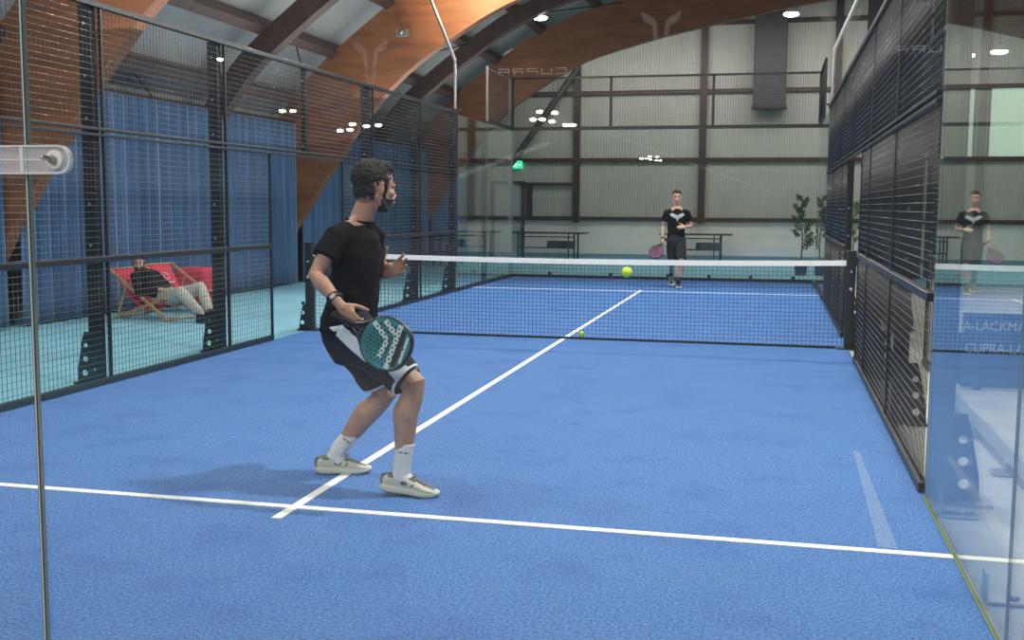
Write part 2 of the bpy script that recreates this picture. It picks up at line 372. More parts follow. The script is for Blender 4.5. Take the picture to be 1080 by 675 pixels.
# ------------------------------------------------------------------ hall shell
mb = MB(); mb.box((XL-.3, YE, 0), (XR, YE+.2, 1.05)); struct('wall_far_base', mb, M['lowwall'], 'grey white plastered lower wall at the end of the hall', 'wall')
struct('baseboard_far', MB().box((XL, YE-.03, 0), (XR, YE, .12)), M['skirting'], 'blue grey skirting at the foot of the end wall', 'skirting')
inner = [(-7.6, -.0), (-6.75, .35), (-6.38, 1.0), (-6.05, 1.45), (-5.75, 1.93), (-5.4, 2.36), (-5.18, 2.72), (-4.75, 3.22), (-4.4, 3.6), (-4.0, 3.93), (-3.6, 4.2), (-2.4, 4.88), (-1.1, 5.28), (.37, 5.62), (3.4, 6.17), (6.5, 6.40)]
outer = [(-7.9, .0), (-7.3, 1.5), (-6.75, 2.8), (-6.3, 3.45), (-5.8, 3.98), (-4.72, 4.82), (-3.55, 5.6), (-2.3, 6.13), (-1.35, 6.38), (.4, 6.85), (3.4, 7.3), (6.5, 7.5)]
shell = [(p[0]-.12, p[1]+.22) for p in outer]
top = [(p.x, p.y) for p in spline(shell[2:], 5)]
topR = [(13-x, z) for x, z in reversed(top[:-1])]
sil = top+topR
poly = [(XR+.3, 1.05)]+[(XL-.3, 1.05)]+[(x, z) for x, z in sil if x > XL-.3]
struct('wall_far', MB().prism([(x, z) for x, z in poly], 'y', YE, YE+.15), M['wallsheet'], 'grey ribbed sheet cladding of the hall end wall', 'wall')
struct('wall_left', MB().box((XL-.1, -10, 0), (XL, YE, 3.1)), M['wallleft'], 'beige sheet wall behind the blue curtains', 'wall')
mb = MB()
for i in range(len(sil)-1):
    (x0, z0), (x1, z1) = sil[i], sil[i+1]
    mb.add([(x0, -3, z0), (x1, -3, z1), (x1, YE+.2, z1), (x0, YE+.2, z0)], [(0, 1, 2, 3)], 0, True)
struct('ceiling', mb, M['roof'], 'grey membrane underside of the arched roof', 'ceiling')

# glulam arches
AP = [(p.x, p.y) for p in spline(inner, 6)]; BP = [(p.x, p.y) for p in spline(outer, 6)]
def arch(y, label):
    inn = AP+[(13-x, z) for x, z in reversed(AP[:-1])]; out = BP+[(13-x, z) for x, z in reversed(BP[:-1])]
    n = 90
    def res(c):
        L = [0]
        for a, b in zip(c, c[1:]): L.append(L[-1]+math.dist(a, b))
        r = []
        for k in range(n):
            t = L[-1]*k/(n-1); i = 0
            while i < len(L)-2 and L[i+1] < t: i += 1
            f = (t-L[i])/(L[i+1]-L[i]); r.append((c[i][0]*(1-f)+c[i+1][0]*f, c[i][1]*(1-f)+c[i+1][1]*f))
        return r
    a, b = res(inn), res(out); mb = MB(); h = .11
    vs = []
    for (x, z), (X, Z) in zip(a, b): vs += [(x, y-h, z), (X, y-h, Z), (X, y+h, Z), (x, y+h, z)]
    fs = []
    for i in range(n-1):
        for k in range(4): fs.append((i*4+k, i*4+(k+1) % 4, (i+1)*4+(k+1) % 4, (i+1)*4+k))
    mb.add(vs, fs+[(0, 1, 2, 3), ((n-1)*4, (n-1)*4+3, (n-1)*4+2, (n-1)*4+1)])
    o = mb.obj('glulam_arch', M['glulam']); return tag(o, label, 'arch', 'glulam arches', 'structure')
arch(9.2, 'nearest large laminated wood arch, rising at the far left of the picture')
arch(17.0, 'laminated wood arch behind the player, its upper part glowing orange')
arch(24.75, 'farthest laminated wood arch, darker, in front of the end wall')

# purlins and secondary ribs
def purlin(x, z, ang, y0, y1, wid=.16, dep=.26):
    mx = Matrix.Translation((x, 0, z)) @ Matrix.Rotation(-ang, 4, 'Y')
    o = MB().box((-wid/2, y0, -dep/2), (wid/2, y1, dep/2), 0, mx).obj('roof_purlin', M['brownwood']); return tag(o, None, 'beam', None, 'structure')
specs = [(-6.36, 3.38, 1.0, 'lowest dark brown roof beam just above the blue curtain'), (-5.62, 4.2, .75, 'second lowest dark brown roof beam on the left roof slope'),
         (-4.55, 5.03, .6, 'third dark brown roof beam up the left slope'), (-3.45, 5.72, .5, 'fourth dark brown roof beam up the left slope'),
         (-2.1, 6.28, .35, 'fifth dark brown roof beam, behind the lit arch'), (-.5, 6.72, .25, 'sixth dark brown roof beam towards the roof crown'),
         (1.2, 7.08, .18, 'seventh dark brown roof beam near the roof crown'), (3.0, 7.34, .1, 'eighth dark brown roof beam near the roof crown'), (4.9, 7.5, .05, 'dark brown roof beam at the crown')]
for x, z, a, lab in specs: purlin(x, z, a, -3, YE)['label'] = lab
def rib(y, label, off=.36, d=.34):
    pts = [p for p in BP if p[1] > 1.0]; a = []; b = []
    for i, p in enumerate(pts):
        q0 = V(pts[max(i-1, 0)]); q1 = V(pts[min(i+1, len(pts)-1)]); t = (q1-q0).normalized(); nn = V((t.y, -t.x))
        a.append(tuple(V(p)+nn*(off+d-.3))); b.append(tuple(V(p)+nn*(off-.3)))
    mb = MB(); vs = []
    for (x, z), (X, Z) in zip(a, b): vs += [(x, y-.12, z), (X, y-.12, Z), (X, y+.12, Z), (x, y+.12, z)]
    n = len(a); fs = [(i*4+k, i*4+(k+1) % 4, (i+1)*4+(k+1) % 4, (i+1)*4+k) for i in range(n-1) for k in range(4)]
    mb.add(vs, fs+[(0, 1, 2, 3), ((n-1)*4, (n-1)*4+3, (n-1)*4+2, (n-1)*4+1)])
    tag(mb.obj('roof_rib', M['brownwood']), label, 'rib', 'secondary roof ribs', 'structure')
rib(14.2, 'dark brown roof rib between the nearest arch and the glowing arch')
rib(21.6, 'dark brown roof rib between the glowing arch and the farthest arch')
# thin tie rods of the roof bracing
for a, b, lab in (((-6.5, 11.9, 3.35), (-6.75, 13.2, 2.8), 'thin dark tie rod above the blue curtain on the left'), ((-5.4, 14.8, 4.25), (-6.0, 16.6, 3.7), 'thin dark tie rod left of the glowing arch'),
                  ((-5.0, 19.0, 4.3), (-4.3, 21.3, 4.9), 'thin dark tie rod between glowing arch and farthest arch'), ((-2.9, 21.9, 5.6), (-1.4, 24.3, 6.2), 'thin dark tie rod near the hanging lamp')):
    tag(MB().tube([a, b], .014, 6).obj('tie_rod', M['black']), lab, 'tie rod', None, 'structure')

# end wall steelwork
for x in (-6.6, -3.2, .26, 3.72, 7.30, 10.6, 14):
    zt = 3.4 if x < -6 else (5.4 if x < -3 else (6.9 if x < 1 else 7.3))
    tag(MB().box((x-.09, YE-.16, 1.0), (x+.09, YE, zt)).obj('wall_column', M['brown']), None, 'column', 'brown columns on the end wall', 'structure')
for z, x0 in ((1.10, -6.9), (2.72, -6.9), (4.55, -4.9), (6.35, -1.7)):
    tag(MB().box((x0, YE-.10, z-.055), (19, YE, z+.055)).obj('wall_girt', M['brown']), None, 'beam', 'brown girts on the end wall', 'structure')
tag(MB().box((-4.85, YE-.11, 2.02), (-3.2, YE-.01, 2.10)).obj('wall_girt', M['brown']), 'short brown bar above the grey panel beside the door', 'beam', None, 'structure')
tag(MB().box((-4.62, YE-.12, 1.1), (-4.46, YE-.01, 2.02)).obj('wall_column', M['brown']), 'short brown upright beside the door', 'column', None, 'structure')
br = MB(); br.tube([(-3.2, YE-.3, 5.15), (-5.0, YE-.3, 2.65)], .09, 8); tag(br.obj('diagonal_brace', M['doordark']), 'dark diagonal brace running down from the end wall column', 'brace', None, 'structure')
# door in the end wall
d = MB().box((-5.55, YE-.06, 0), (-4.78, YE-.01, 2.05)).obj('door_1', M['doorleaf']); tag(d, 'grey door in the end wall under the exit sign', 'door', None, 'structure')
MB().box((-5.64, YE-.09, 0), (-5.55, YE-.005, 2.14)).box((-4.78, YE-.09, 0), (-4.69, YE-.005, 2.14)).box((-5.64, YE-.09, 2.05), (-4.69, YE-.005, 2.14)).obj('door_frame', M['doordark'], d)
MB().tube([(-4.86, YE-.10, 1.05), (-5.0, YE-.10, 1.05)], .012, 8).box((-4.88, YE-.07, .98), (-4.84, YE-.06, 1.12)).obj('door_handle', M['black'], d)
# exit sign
ex = thing('exit_sign', 'small lit green exit sign over the grey door', 'sign', (-4.9, YE-.10, 2.60))
MB().box((-.15, -.02, -.11), (.15, .06, .11)).obj('sign_box', M['exit'], ex, .01)
g = MB(); g.ell((-.055, -.025, .062), (.017, .003, .017)); g.tube([(-.055, -.024, .04), (-.045, -.024, -.005)], (.014), 6)
g.tube([(-.045, -.024, 0), (-.02, -.024, -.03), (-.03, -.024, -.07)], .008, 6); g.tube([(-.045, -.024, 0), (-.065, -.024, -.03), (-.09, -.024, -.045)], .008, 6); g.tube([(-.055, -.024, .035), (-.025, -.024, .015), (-.01, -.024, .03)], .006, 6); g.tube([(-.055, -.024, .035), (-.085, -.024, .02)], .006, 6)
g.prism([(.03, -.015), (.07, -.015), (.07, -.04), (.115, 0), (.07, .04), (.07, .015), (.03, .015)], 'y', -.026, -.020)
g.obj('pictogram', M['exitw'], ex)
# hanging duct box
du = thing('ventilation_duct', 'tall dark grey ventilation duct fixed high on the end wall', 'duct', (1.99, YE-.40, 4.05))
MB().box((-.42, -.22, 0), (.42, .24, 2.55)).obj('duct_casing', M['duct'], du, .02)
MB().box((-.45, -.25, -.03), (.45, .26, .05)).obj('bottom_flange', M['black'], du)
MB().box((-.05, .2, .5), (.05, .40, .6)).obj('wall_bracket', M['black'], du); MB().box((-.05, .2, 1.9), (.05, .40, 2.0)).obj('wall_bracket', M['black'], du)
# pale green translucent windows right of the court
for i, (x0, x1) in enumerate(((6.72, 7.10), (7.50, 8.8), (9.1, 10.3))):
    wn = MB().box((x0, YE-.05, 2.75), (x1, YE-.01, 4.5)).obj('window_%d' % (i+1), M['window']); tag(wn, None, 'window', 'pale green windows in the end wall', 'structure')
    MB().box((x0-.05, YE-.07, 2.72), (x0, YE-.005, 4.53)).box((x1, YE-.07, 2.72), (x1+.05, YE-.005, 4.53)).obj('window_frame', M['brown'], wn)

# ------------------------------------------------------------------ curtains
def curtain(y0, y1, z1, label):
    mb = MB(); n = int((y1-y0)/.035); rows = 9; vs = []; X = -6.32
    for i in range(n+1):
        y = y0+(y1-y0)*i/n
        for k in range(rows+1):
            z = .03+(z1-.03)*k/rows; t = k/rows
            ph = y*2*PI/.27+1.6*noise.noise(V((y*.9, 0, 3)))+.5*noise.noise(V((y, z*.6, 9)))
            amp = (.055+.035*noise.noise(V((y*1.4, 7, 0))))*(1-.45*t)
            vs.append((X+amp*math.sin(ph)-.01*math.sin(2.3*ph), y+.02*math.sin(ph*2)*(1-t), z+(.02*noise.noise(V((y*2, 5, 5))) if k == 0 else 0)))
    fs = [(i*(rows+1)+k, (i+1)*(rows+1)+k, (i+1)*(rows+1)+k+1, i*(rows+1)+k+1) for i in range(n) for k in range(rows)]
    mb.add(vs, fs, 0, True); o = mb.obj('curtain', M['curtain']); s_ = o.modifiers.new('t', 'SOLIDIFY'); s_.thickness = .006
    tag(o, label, 'curtain', 'blue curtains along the left side of the hall')
    r = MB().tube([(X, y0, z1+.03), (X, y1, z1+.03)], .018, 8).obj('curtain_rail', M['brown'], o); return o
curtain(-1.0, 9.05, 2.9, 'blue pleated curtain left of the nearest wood arch')
curtain(9.35, 16.86, 2.9, 'long blue pleated curtain behind the seated man and deckchairs')
curtain(17.15, 24.6, 2.84, 'blue pleated curtain right of the glowing arch, behind the player')
curtain(24.9, 28.3, 2.84, 'last blue curtain in the far left corner of the hall')

# ------------------------------------------------------------------ fences
def wires(mb, axis, fixed, a0, a1, z0, z1, p=.05, r=.0021, side=1):
    n = max(1, round((a1-a0)/p))
    for i in range(n+1):
        a = a0+(a1-a0)*i/n
        p0, p1 = ((fixed, a, z0), (fixed, a, z1)) if axis == 'y' else ((a, fixed, z0), (a, fixed, z1))
        mb.tube([p0, p1], r, 6, flat=True)
    n = max(1, round((z1-z0)/p))
    for i in range(n+1):
        z = z0+(z1-z0)*i/n
        o = r*1.5*side
        p0, p1 = ((fixed+o, a0, z), (fixed+o, a1, z)) if axis == 'y' else ((a0, fixed-o, z), (a1, fixed-o, z))
        mb.tube([p0, p1], r, 6, 1, flat=True)
def gusset(mb, x, y, s, t=.01, w=.13, h=.42):
    # triangular foot plate with three holes, standing outwards (s=-1/+1) from the post
    segs = 14; outl = [(0, 0), (w, 0), (w*.94, h*.3), (w*.6, h*.86), (w*.45, h), (0, h)]
    bm = bmesh.new(); vo = [bm.verts.new((x+s*a, y, z)) for a, z in outl]; edges = [bm.edges.new((vo[i], vo[(i+1) % len(vo)])) for i in range(len(vo))]
    for cx, cz, rr in ((.062, .085, .026), (.055, .20, .024), (.05, .31, .021)):
        c = [bm.verts.new((x+s*(cx+rr*math.cos(2*PI*k/segs)), y, cz+rr*math.sin(2*PI*k/segs))) for k in range(segs)]
        edges += [bm.edges.new((c[k], c[(k+1) % segs])) for k in range(segs)]
    r = bmesh.ops.triangle_fill(bm, edges=edges, use_beauty=True); fs = [f for f in r['geom'] if isinstance(f, bmesh.types.BMFace)]
    e = bmesh.ops.extrude_face_region(bm, geom=fs); bmesh.ops.translate(bm, vec=(0, t, 0), verts=[v for v in e['geom'] if isinstance(v, bmesh.types.BMVert)])
    bm.verts.index_update(); mb.add([v.co.copy() for v in bm.verts], [[v.index for v in f.verts] for f in bm.faces]); bm.free()
    mb.box((x+s*w*1.05, y-.05, 0), (x, y+.06, .012)); return mb
def post(parent, x, y, s, h, wy=.08, wx=.06, name='post', z0=0, foot=True, wide=.10):
    mb = MB(); xo = x+s*.025
    # post stands just outside the mesh; seen face is `wide` across
    mb.box((xo, y-wy/2, z0), (xo+s*wide, y+wy/2, h)); p = mb.obj(name, M['black'], parent, .004)
    if foot: gusset(MB(), xo+s*wide, y-.02, s).obj('foot_gusset', M['black'], p)
    for z in [q for q in (.12, 1.12, 1.45, 2.12, 2.45, 2.85) if z0+.05 < q < h-.05]: MB().ell((x+s*(.025+wide*.55), y-wy/2-.003, z), (.012, .005, .012), 0, None, 10, 6).obj('bolt', M['steel'], p)
    return p
def rail(parent, x, y0, y1, z, h=.045, w=.045, name='rail'):
    return MB().box((x-w/2, y0, z-h/2), (x+w/2, y1, z+h/2)).obj(name, M['black'], parent, .004)
def side_fence(x, s, label, near=4.0, far=16.0, first_post=True):
    t = thing('mesh_fence', label, 'fence', (x, near, 0)); inv = Matrix.Translation((-x, -near, 0))
    kids = []
    def wp(y0, y1, z0, z1):
        m_ = MB(); wires(m_, 'y', x, y0+.02, y1-.02, z0, z1, side=-s); kids.append(m_.obj('wire_panel', [M['wire'], M['wire2']], t))
    def fr(y, z0, z1): kids.append(MB().box((x-.012, y-.012, z0), (x+.012, y+.012, z1)).obj('panel_edge', M['black'], t))
    for y in [q for q in (near, 6, 8, 12, 14, far) if q >= near and not (q == near and first_post is False)]: kids.append(post(t, x, y, s, 3.0))
    kids.append(post(t, x, 10, s, 3.0, wy=.05, z0=2.02, foot=False, wide=.05))
    for y in (9, 11): fr(y, 0, 2.0)
    for y in [q for q in (6.06, 8.06, 12.06, 14.06) if q > near]: fr(y, 0, 3)
    for a, b in [q for q in ((near if near < 6 else 0, 6), (6, 8), (12, 14), (14, far)) if q[0] >= near]:
        for z0, z1 in ((.04, .98), (1.04, 1.98), (2.05, 2.98)): wp(a, b, z0, z1)
    for a, b in ((8, 9), (11, 12)):
        for z0, z1 in ((.04, .98), (1.04, 1.98)): wp(a, b, z0, z1)
    wp(8, 10, 2.05, 2.98); wp(10, 12, 2.05, 2.98)
    for a, b in ((near, 9), (11, far)):
        kids.append(rail(t, x, a, b, 1.01)); kids.append(rail(t, x, a, b, .03, .05))
    kids.append(rail(t, x, near, far, 2.035, .022)); kids.append(rail(t, x, near, far, 1.99, .022)); kids.append(rail(t, x, near, far, 3.0, .045, .05, 'top_rail'))
    for k in kids: k.matrix_parent_inverse = Matrix.Identity(4); k.data.transform(inv) ; [c.data.transform(inv) for c in k.children]
    return t
side_fence(-3, -1, 'black wire mesh fence along the left side of the court')
side_fence(3, 1, 'black wire mesh fence along the right side of the court', near=4.11, first_post=False)
side_fence(3.62, 1, 'second black wire mesh fence behind the right one, around the neighbouring court', near=8.0)

# mesh on top of the far glass and its two high side panels
t = thing('mesh_fence', 'wire mesh screen standing on top of the far glass wall', 'fence', (0, 20, 3.0))
mb = MB(); wires(mb, 'x', 0, -2.97, 2.97, .02, .98); mb.obj('wire_panel', [M['wire'], M['wire2']], t)
MB().box((-3, -.02, .97), (3, .02, 1.01)).obj('top_rail', M['black'], t); MB().box((-3, -.03, -.04), (3, .03, .03)).obj('rail', M['black'], t)
for x in (-3, -1, 1, 3): MB().box((x-.025, -.02, 0), (x+.025, .05, 1.0)).obj('post', M['black'], t)
t = thing('mesh_fence', 'small slanting wire mesh panel on top of the left glass near the far corner', 'fence', (-3, 18, 3.0))
mb = MB(); wires(mb, 'y', 0, .03, 1.94, .02, .97); mb.obj('wire_panel', [M['wire'], M['wire2']], t)
MB().box((-.02, 0, .97), (.02, 1.95, 1.0)).box((-.02, 0, -.03), (.02, 1.95, .03)).obj('rail', M['black'], t); MB().box((-.02, -.02, 0), (.02, .02, 1.0)).obj('post', M['steel'], t)
t = thing('mesh_fence', 'small wire mesh panel on top of the right glass near the far corner', 'fence', (3, 18, 3.0))
mb = MB(); wires(mb, 'y', 0, .03, 1.94, .02, .97); mb.obj('wire_panel', [M['wire'], M['wire2']], t)
MB().box((-.02, 0, .97), (.02, 1.95, 1.0)).box((-.02, 0, -.03), (.02, 1.95, .03)).obj('rail', M['black'], t); MB().box((-.02, -.02, 0), (.02, .02, 1.0)).obj('post', M['black'], t)

# ------------------------------------------------------------------ glass panels
def pane(label, a, b, z0=.03, z1=2.98, th=.01):
    # a, b: floor corners of the pane; big faces clear glass, narrow edges polished
    a = V((*a, 0)); b = V((*b, 0)); d_ = (b-a).normalized(); n_ = V((-d_.y, d_.x, 0))*th/2
    vs = [a-n_, b-n_, b+n_, a+n_]; vs = [V((v.x, v.y, z0)) for v in vs]+[V((v.x, v.y, z1)) for v in vs]
    mb = MB(); mb.add(vs, [(0, 1, 5, 4), (2, 3, 7, 6)], 0); mb.add(vs, [(1, 2, 6, 5), (3, 0, 4, 7), (4, 5, 6, 7), (0, 3, 2, 1)], 1)
    o = mb.obj('glass_wall', [M['glass'], M['gedge']]); return tag(o, label, 'glass panel')
JX = .918
g1 = pane('glass pane in front of the camera, right of the vertical joint', (JX+.0035, 0), (2.985, 0))
g2 = pane('glass pane in front of the camera, left of the vertical joint', (-1.05, 0), (JX-.0035, 0))
pane('glass pane of the near wall furthest to the left', (-2.985, 0), (-1.057, 0))
g3 = pane('right side glass pane next to the mesh fence, reflecting the far player', (3, 2.035), (3, 3.995))
pane('right side glass pane closest to the camera', (3, .02), (3, 2.025))
pane('left side glass pane next to the mesh fence', (-3, 2.035), (-3, 3.93)); pane('left side glass pane closest to the camera', (-3, .02), (-3, 2.025))
for i, lab in enumerate(('left', 'middle', 'right')):
    pane('far wall glass pane, %s one of three' % lab, (-2.99+i*2, 20), (-3+(i+1)*2-.01, 20), .06, 2.96)
for x, sd in ((-3, 'left'), (3, 'right')):
    pane('far %s side glass pane beside the mesh fence' % sd, (x, 16.07), (x, 17.99), .06, 2.96); pane('far %s side glass pane in the far corner' % sd, (x, 18.01), (x, 19.98), .06, 2.96)
# joint strip seen as thin bright/dark line between the two near panes
tag(MB().box((JX-.0034, -.004, .03), (JX-.0004, .004, 2.98)).box((JX+.0008, -.003, .03), (JX+.0034, .003, 2.98), 1).obj('glass_joint_seal', [M['gedge2'], M['black']]), 'thin grey vertical seal between the two near glass panes', 'seal')
tag(MB().box((2.996, 2.026, .03), (3.004, 2.034, 2.98)).obj('glass_joint_seal', M['gedge2']), 'thin vertical seal between the two right side glass panes', 'seal')
# base bars and posts of the far glass
bb = thing('base_bar', 'black bar along the foot of the far glass wall', 'base bar', (0, 20, 0))
MB().box((-2.965, -.03, 0), (2.965, .03, .06)).obj('bar', M['black'], bb)
for x in (-2.2, -.95, .2, 1.0, 1.8, 2.6):
    MB().box((x-.03, -.05, .0), (x+.03, .02, .12)).obj('clamp', M['black'], bb)
for x, sd in ((-3, 'left'), (3, 'right')):
    tag(MB().box((x-.03, 16.06, 0), (x+.03, 20.03, .06)).obj('base_bar', M['black']), 'black bar along the foot of the far %s side glass' % sd, 'base bar')
    for y, wh in ((18.0, 'middle'), (20.10, 'corner')):
        p = MB().box((x+(-.10 if x < 0 else .02), y-.04, 0), (x+(-.02 if x < 0 else .10), y+.04, 4.0 if y > 19 else 3.0)).obj('glass_post', M['lampsteel' if y > 19 else 'black'])
        tag(p, 'slim post holding the far %s side glass at the %s' % (sd, wh), 'post')
# near right: post beside the glass end, foot plate, glass shoes along the base
gp = thing('glass_post', 'dark grey steel post with a three hole foot plate behind the right glass', 'post', (3.0, 4.055, 0))
MB().box((0.006, -.05, 0), (.12, .04, 3.05)).obj('post_shaft', M['postgrey'], gp, .004)
def gus(): return gusset(MB(), .115, -.05, 1, .012, .14, .44)
gus().obj('foot_gusset', M['black'], gp)
MB().box((.026, -.16, -.004), (.30, .04, .012)).obj('foot_plate', M['lampsteel'], gp)
def shoe_clamp(y, label):
    t_ = thing('glass_clamp', label, 'clamp', (3.02, y, 0), 0, 'steel clamps holding the right glass at its foot')
    MB().box((0, -.05, 0), (.17, .05, .012)).obj('clamp_plate', M['steel'], t_, .003); MB().box((0, -.04, 0), (.012, .04, .11)).obj('clamp_jaw', M['steel'], t_, .003)
    MB().ell((.11, 0, .018), (.018, .018, .01), 0, None, 12, 6).obj('bolt', M['steel'], t_)
shoe_clamp(3.72, 'steel clamp at the foot of the right glass, beside the holed foot plate'); shoe_clamp(2.55, 'steel clamp at the foot of the right glass, lower right corner')
kb = thing('base_rail', 'long galvanised base rail with clamps beside the neighbouring court', 'rail', (3.52, 2, 0))
MB().box((0, -2, 0), (.09, 5.75, .05)).obj('rail_body', M['lampsteel'], kb)
for k in range(5): MB().box((-.10, .6+k*1.0, 0), (.02, .70+k*1.0, .02)).box((-.03, .62+k, 0), (-.01, .68+k, .07)).obj('clamp', M['steel'], kb)

# pill shaped glass connector with two bolts
pc = thing('glass_connector', 'clear pill shaped connector plate with two bolts across the glass joint', 'connector', (JX, -.012, 1.535))
def pill(w_, h_, n=18):
    r_ = h_; return [(w_-r_+r_*math.cos(a), r_*math.sin(a)) for a in [-PI/2+PI*k/n for k in range(n+1)]]+[(-w_+r_+r_*math.cos(a), r_*math.sin(a)) for a in [PI/2+PI*k/n for k in range(n+1)]]
MB().prism(pill(.098, .0255), 'y', -.004, .004).obj('clear_plate', M['acrylic'], pc)
rm = MB(); A_, B_ = pill(.098, .0255), pill(.0945, .022); n_ = len(A_)
vs = [(x, -.0065, z) for x, z in A_]+[(x, -.0065, z) for x, z in B_]+[(x, .004, z) for x, z in A_]+[(x, .004, z) for x, z in B_]
fs = []
for i in range(n_):
    j = (i+1) % n_; fs += [(i, j, n_+j, n_+i), (2*n_+i, 3*n_+i, 3*n_+j, 2*n_+j), (i, 2*n_+i, 2*n_+j, j), (n_+i, n_+j, 3*n_+j, 3*n_+i)]
rm.add(vs, fs).obj('rim', M['acrylic_rim'], pc)
MB().box((-.058, -.0055, -.0012), (.062, -.0045, .0012)).obj('centre_groove', M['acrylic_rim'], pc)
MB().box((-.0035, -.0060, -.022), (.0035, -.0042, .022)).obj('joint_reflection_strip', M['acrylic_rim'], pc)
for x in (-.068, .068):
    bo = MB().tube([(x, -.003, 0), (x, -.010, 0)], .0165, 24, flat=True, smooth=False).obj('washer', M['washer'], pc, .001)
    MB().tube([(x, -.010, 0), (x, -.018, 0)], .0075, 6, flat=True, smooth=False).tube([(x-.003, -.017, .001), (x-.010, -.026, .003)], .0045, 10).obj('bolt', M['brightsteel'], bo)

# lettering; on the near pane it draws the reflection of a distant banner
def text_mesh(txt, size, name, m_, parent, mx, extrude=0):
    c = bpy.data.curves.new(name, 'FONT'); c.body = txt; c.size = size; c.align_x = 'LEFT'; c.align_y = 'BOTTOM'; c.extrude = extrude
    o = bpy.data.objects.new(name, c); COL.objects.link(o); dg = bpy.context.evaluated_depsgraph_get(); dg.update()
    me = bpy.data.meshes.new_from_object(o.evaluated_get(dg)); bpy.data.objects.remove(o); me.materials.clear(); me.materials.append(m_)
    me.transform(mx); q = bpy.data.objects.new(name, me); COL.objects.link(q)
    if parent is not None: q.parent = parent
    return q
RX90 = Matrix.Rotation(PI/2, 4, 'X')
def block_word(letters, h, wl, gap, t_):
    # angular technical lettering drawn with strokes
    G = {'C': [[(1, 1), (0, 1), (0, 0), (1, 0)]], 'U': [[(0, 1), (0, 0), (1, 0), (1, 1)]], 'P': [[(0, 0), (0, .5), (1, .5), (1, 1), (0, 1)]],
         'R': [[(0, 0), (0, .5), (1, .5), (1, 1), (0, 1)], [(.65, .5), (1, 0)]], 'A': [[(0, 0), (0, 1), (1, 1), (1, 0)], [(0, .45), (1, .45)]]}
    mb = MB(); x = 0
    for ch in letters:
        for st in G[ch]:
            for p, q in zip(st, st[1:]):
                a = V((x+p[0]*wl, p[1]*h)); b = V((x+q[0]*wl, q[1]*h)); d_ = (b-a).normalized(); n_ = V((-d_.y, d_.x))*t_/2; a = a-d_*t_/2; b = b+d_*t_/2
                mb.add([(*(a+n_), 0), (*(a-n_), 0), (*(b-n_), 0), (*(b+n_), 0)], [(0, 1, 2, 3)])
        x += wl+gap
    return mb, x-gap
def emblem(s_):
    L_ = [[(0, .02), (.08, .16), (.10, .52), (.22, .66), (.50, .80), (.44, .56), (.22, .44), (.17, .12)], [(-.0, .02), (-.08, .16), (-.10, .52), (-.22, .66), (-.50, .80), (-.44, .56), (-.22, .44), (-.17, .12)], [(0, -.42), (.09, -.02), (.14, .08), (.17, -.06)], [(0, -.42), (-.09, -.02), (-.14, .08), (-.17, -.06)]]
    mb = MB()
    for p in L_: mb.add([(x*s_, z*s_, 0) for x, z in p], [tuple(range(len(p)))])
    return mb
MIR = Matrix.Scale(-1, 4, (1, 0, 0))
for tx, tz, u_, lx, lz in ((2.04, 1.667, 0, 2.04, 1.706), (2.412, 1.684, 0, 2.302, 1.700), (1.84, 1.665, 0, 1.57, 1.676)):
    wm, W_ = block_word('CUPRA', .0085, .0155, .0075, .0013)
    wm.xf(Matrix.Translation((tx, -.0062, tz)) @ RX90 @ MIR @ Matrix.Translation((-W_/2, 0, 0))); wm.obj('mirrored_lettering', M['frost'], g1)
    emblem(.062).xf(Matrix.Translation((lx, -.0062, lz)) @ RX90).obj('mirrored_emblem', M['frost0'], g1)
# low advertising board standing beside the neighbouring court, seen through the right glass
ab = thing('advertising_board', 'low dark blue board with two lines of white lettering, seen through the right glass', 'board', (3.72, 7.62, 0))
MB().box((0, 0, .02), (1.9, .03, .62)).obj('board_panel', mat('dark_blue_board', (.02, .045, .10), .6), ab, .004)
MB().box((.1, -.0, 0), (.16, .22, .03)).box((1.7, 0, 0), (1.76, .22, .03)).obj('foot', M['black'], ab)
text_mesh('A-LACKMANN', .11, 'lettering', M['letter'], ab, Matrix.Translation((.0, -.004, .46)) @ RX90 @ Matrix.Diagonal((.86, 1, 1, 1)))
text_mesh('CUPRA-LACKMANN', .11, 'lettering', M['letter'], ab, Matrix.Translation((.02, -.004, .28)) @ RX90 @ Matrix.Diagonal((.86, 1, 1, 1)))
# black partition with narrow gaps beyond the right fence
for k, (x0, x1) in enumerate(((3.95, 4.82), (4.93, 5.16), (5.24, 5.90))):
    struct('partition_wall', MB().box((x0, 22.0, 0), (x1, 22.12, 6.7)), M['partition'], ('widest black partition panel beyond the right fence', 'narrow middle black partition panel beyond the right fence', 'black partition panel beyond the right fence, behind the reflected player')[k], 'partition')

# ------------------------------------------------------------------ net
t = thing('padel_net', 'black net with white top tape across the middle of the court', 'net', (0, 10, 0))
def nz(x): return .88+.035*(abs(x)/2.95)**2
mb = MB(); r = .0016; n = 132
for i in range(n+1):
    x = -2.93+5.86*i/n; mb.box((x-r, -r, .01), (x+r, r, nz(x)-.03))
for k in range(20):
    f = (k+.3)/20; pts = [(-2.93+5.86*i/12) for i in range(13)]
    for a, b in zip(pts, pts[1:]):
        za, zb = f*(nz(a)-.05)+.01, f*(nz(b)-.05)+.01
        mb.add([(a, r, za-r), (b, r, zb-r), (b, r*2.4, zb-r), (a, r*2.4, za-r), (a, r, za+r), (b, r, zb+r), (b, r*2.4, zb+r), (a, r*2.4, za+r)], [(0, 3, 2, 1), (4, 5, 6, 7), (0, 1, 5, 4), (2, 3, 7, 6), (1, 2, 6, 5), (3, 0, 4, 7)])
mb.obj('net_mesh', M['cord'], t)
mb = MB(); pts = [(-2.95+5.9*i/24) for i in range(25)]
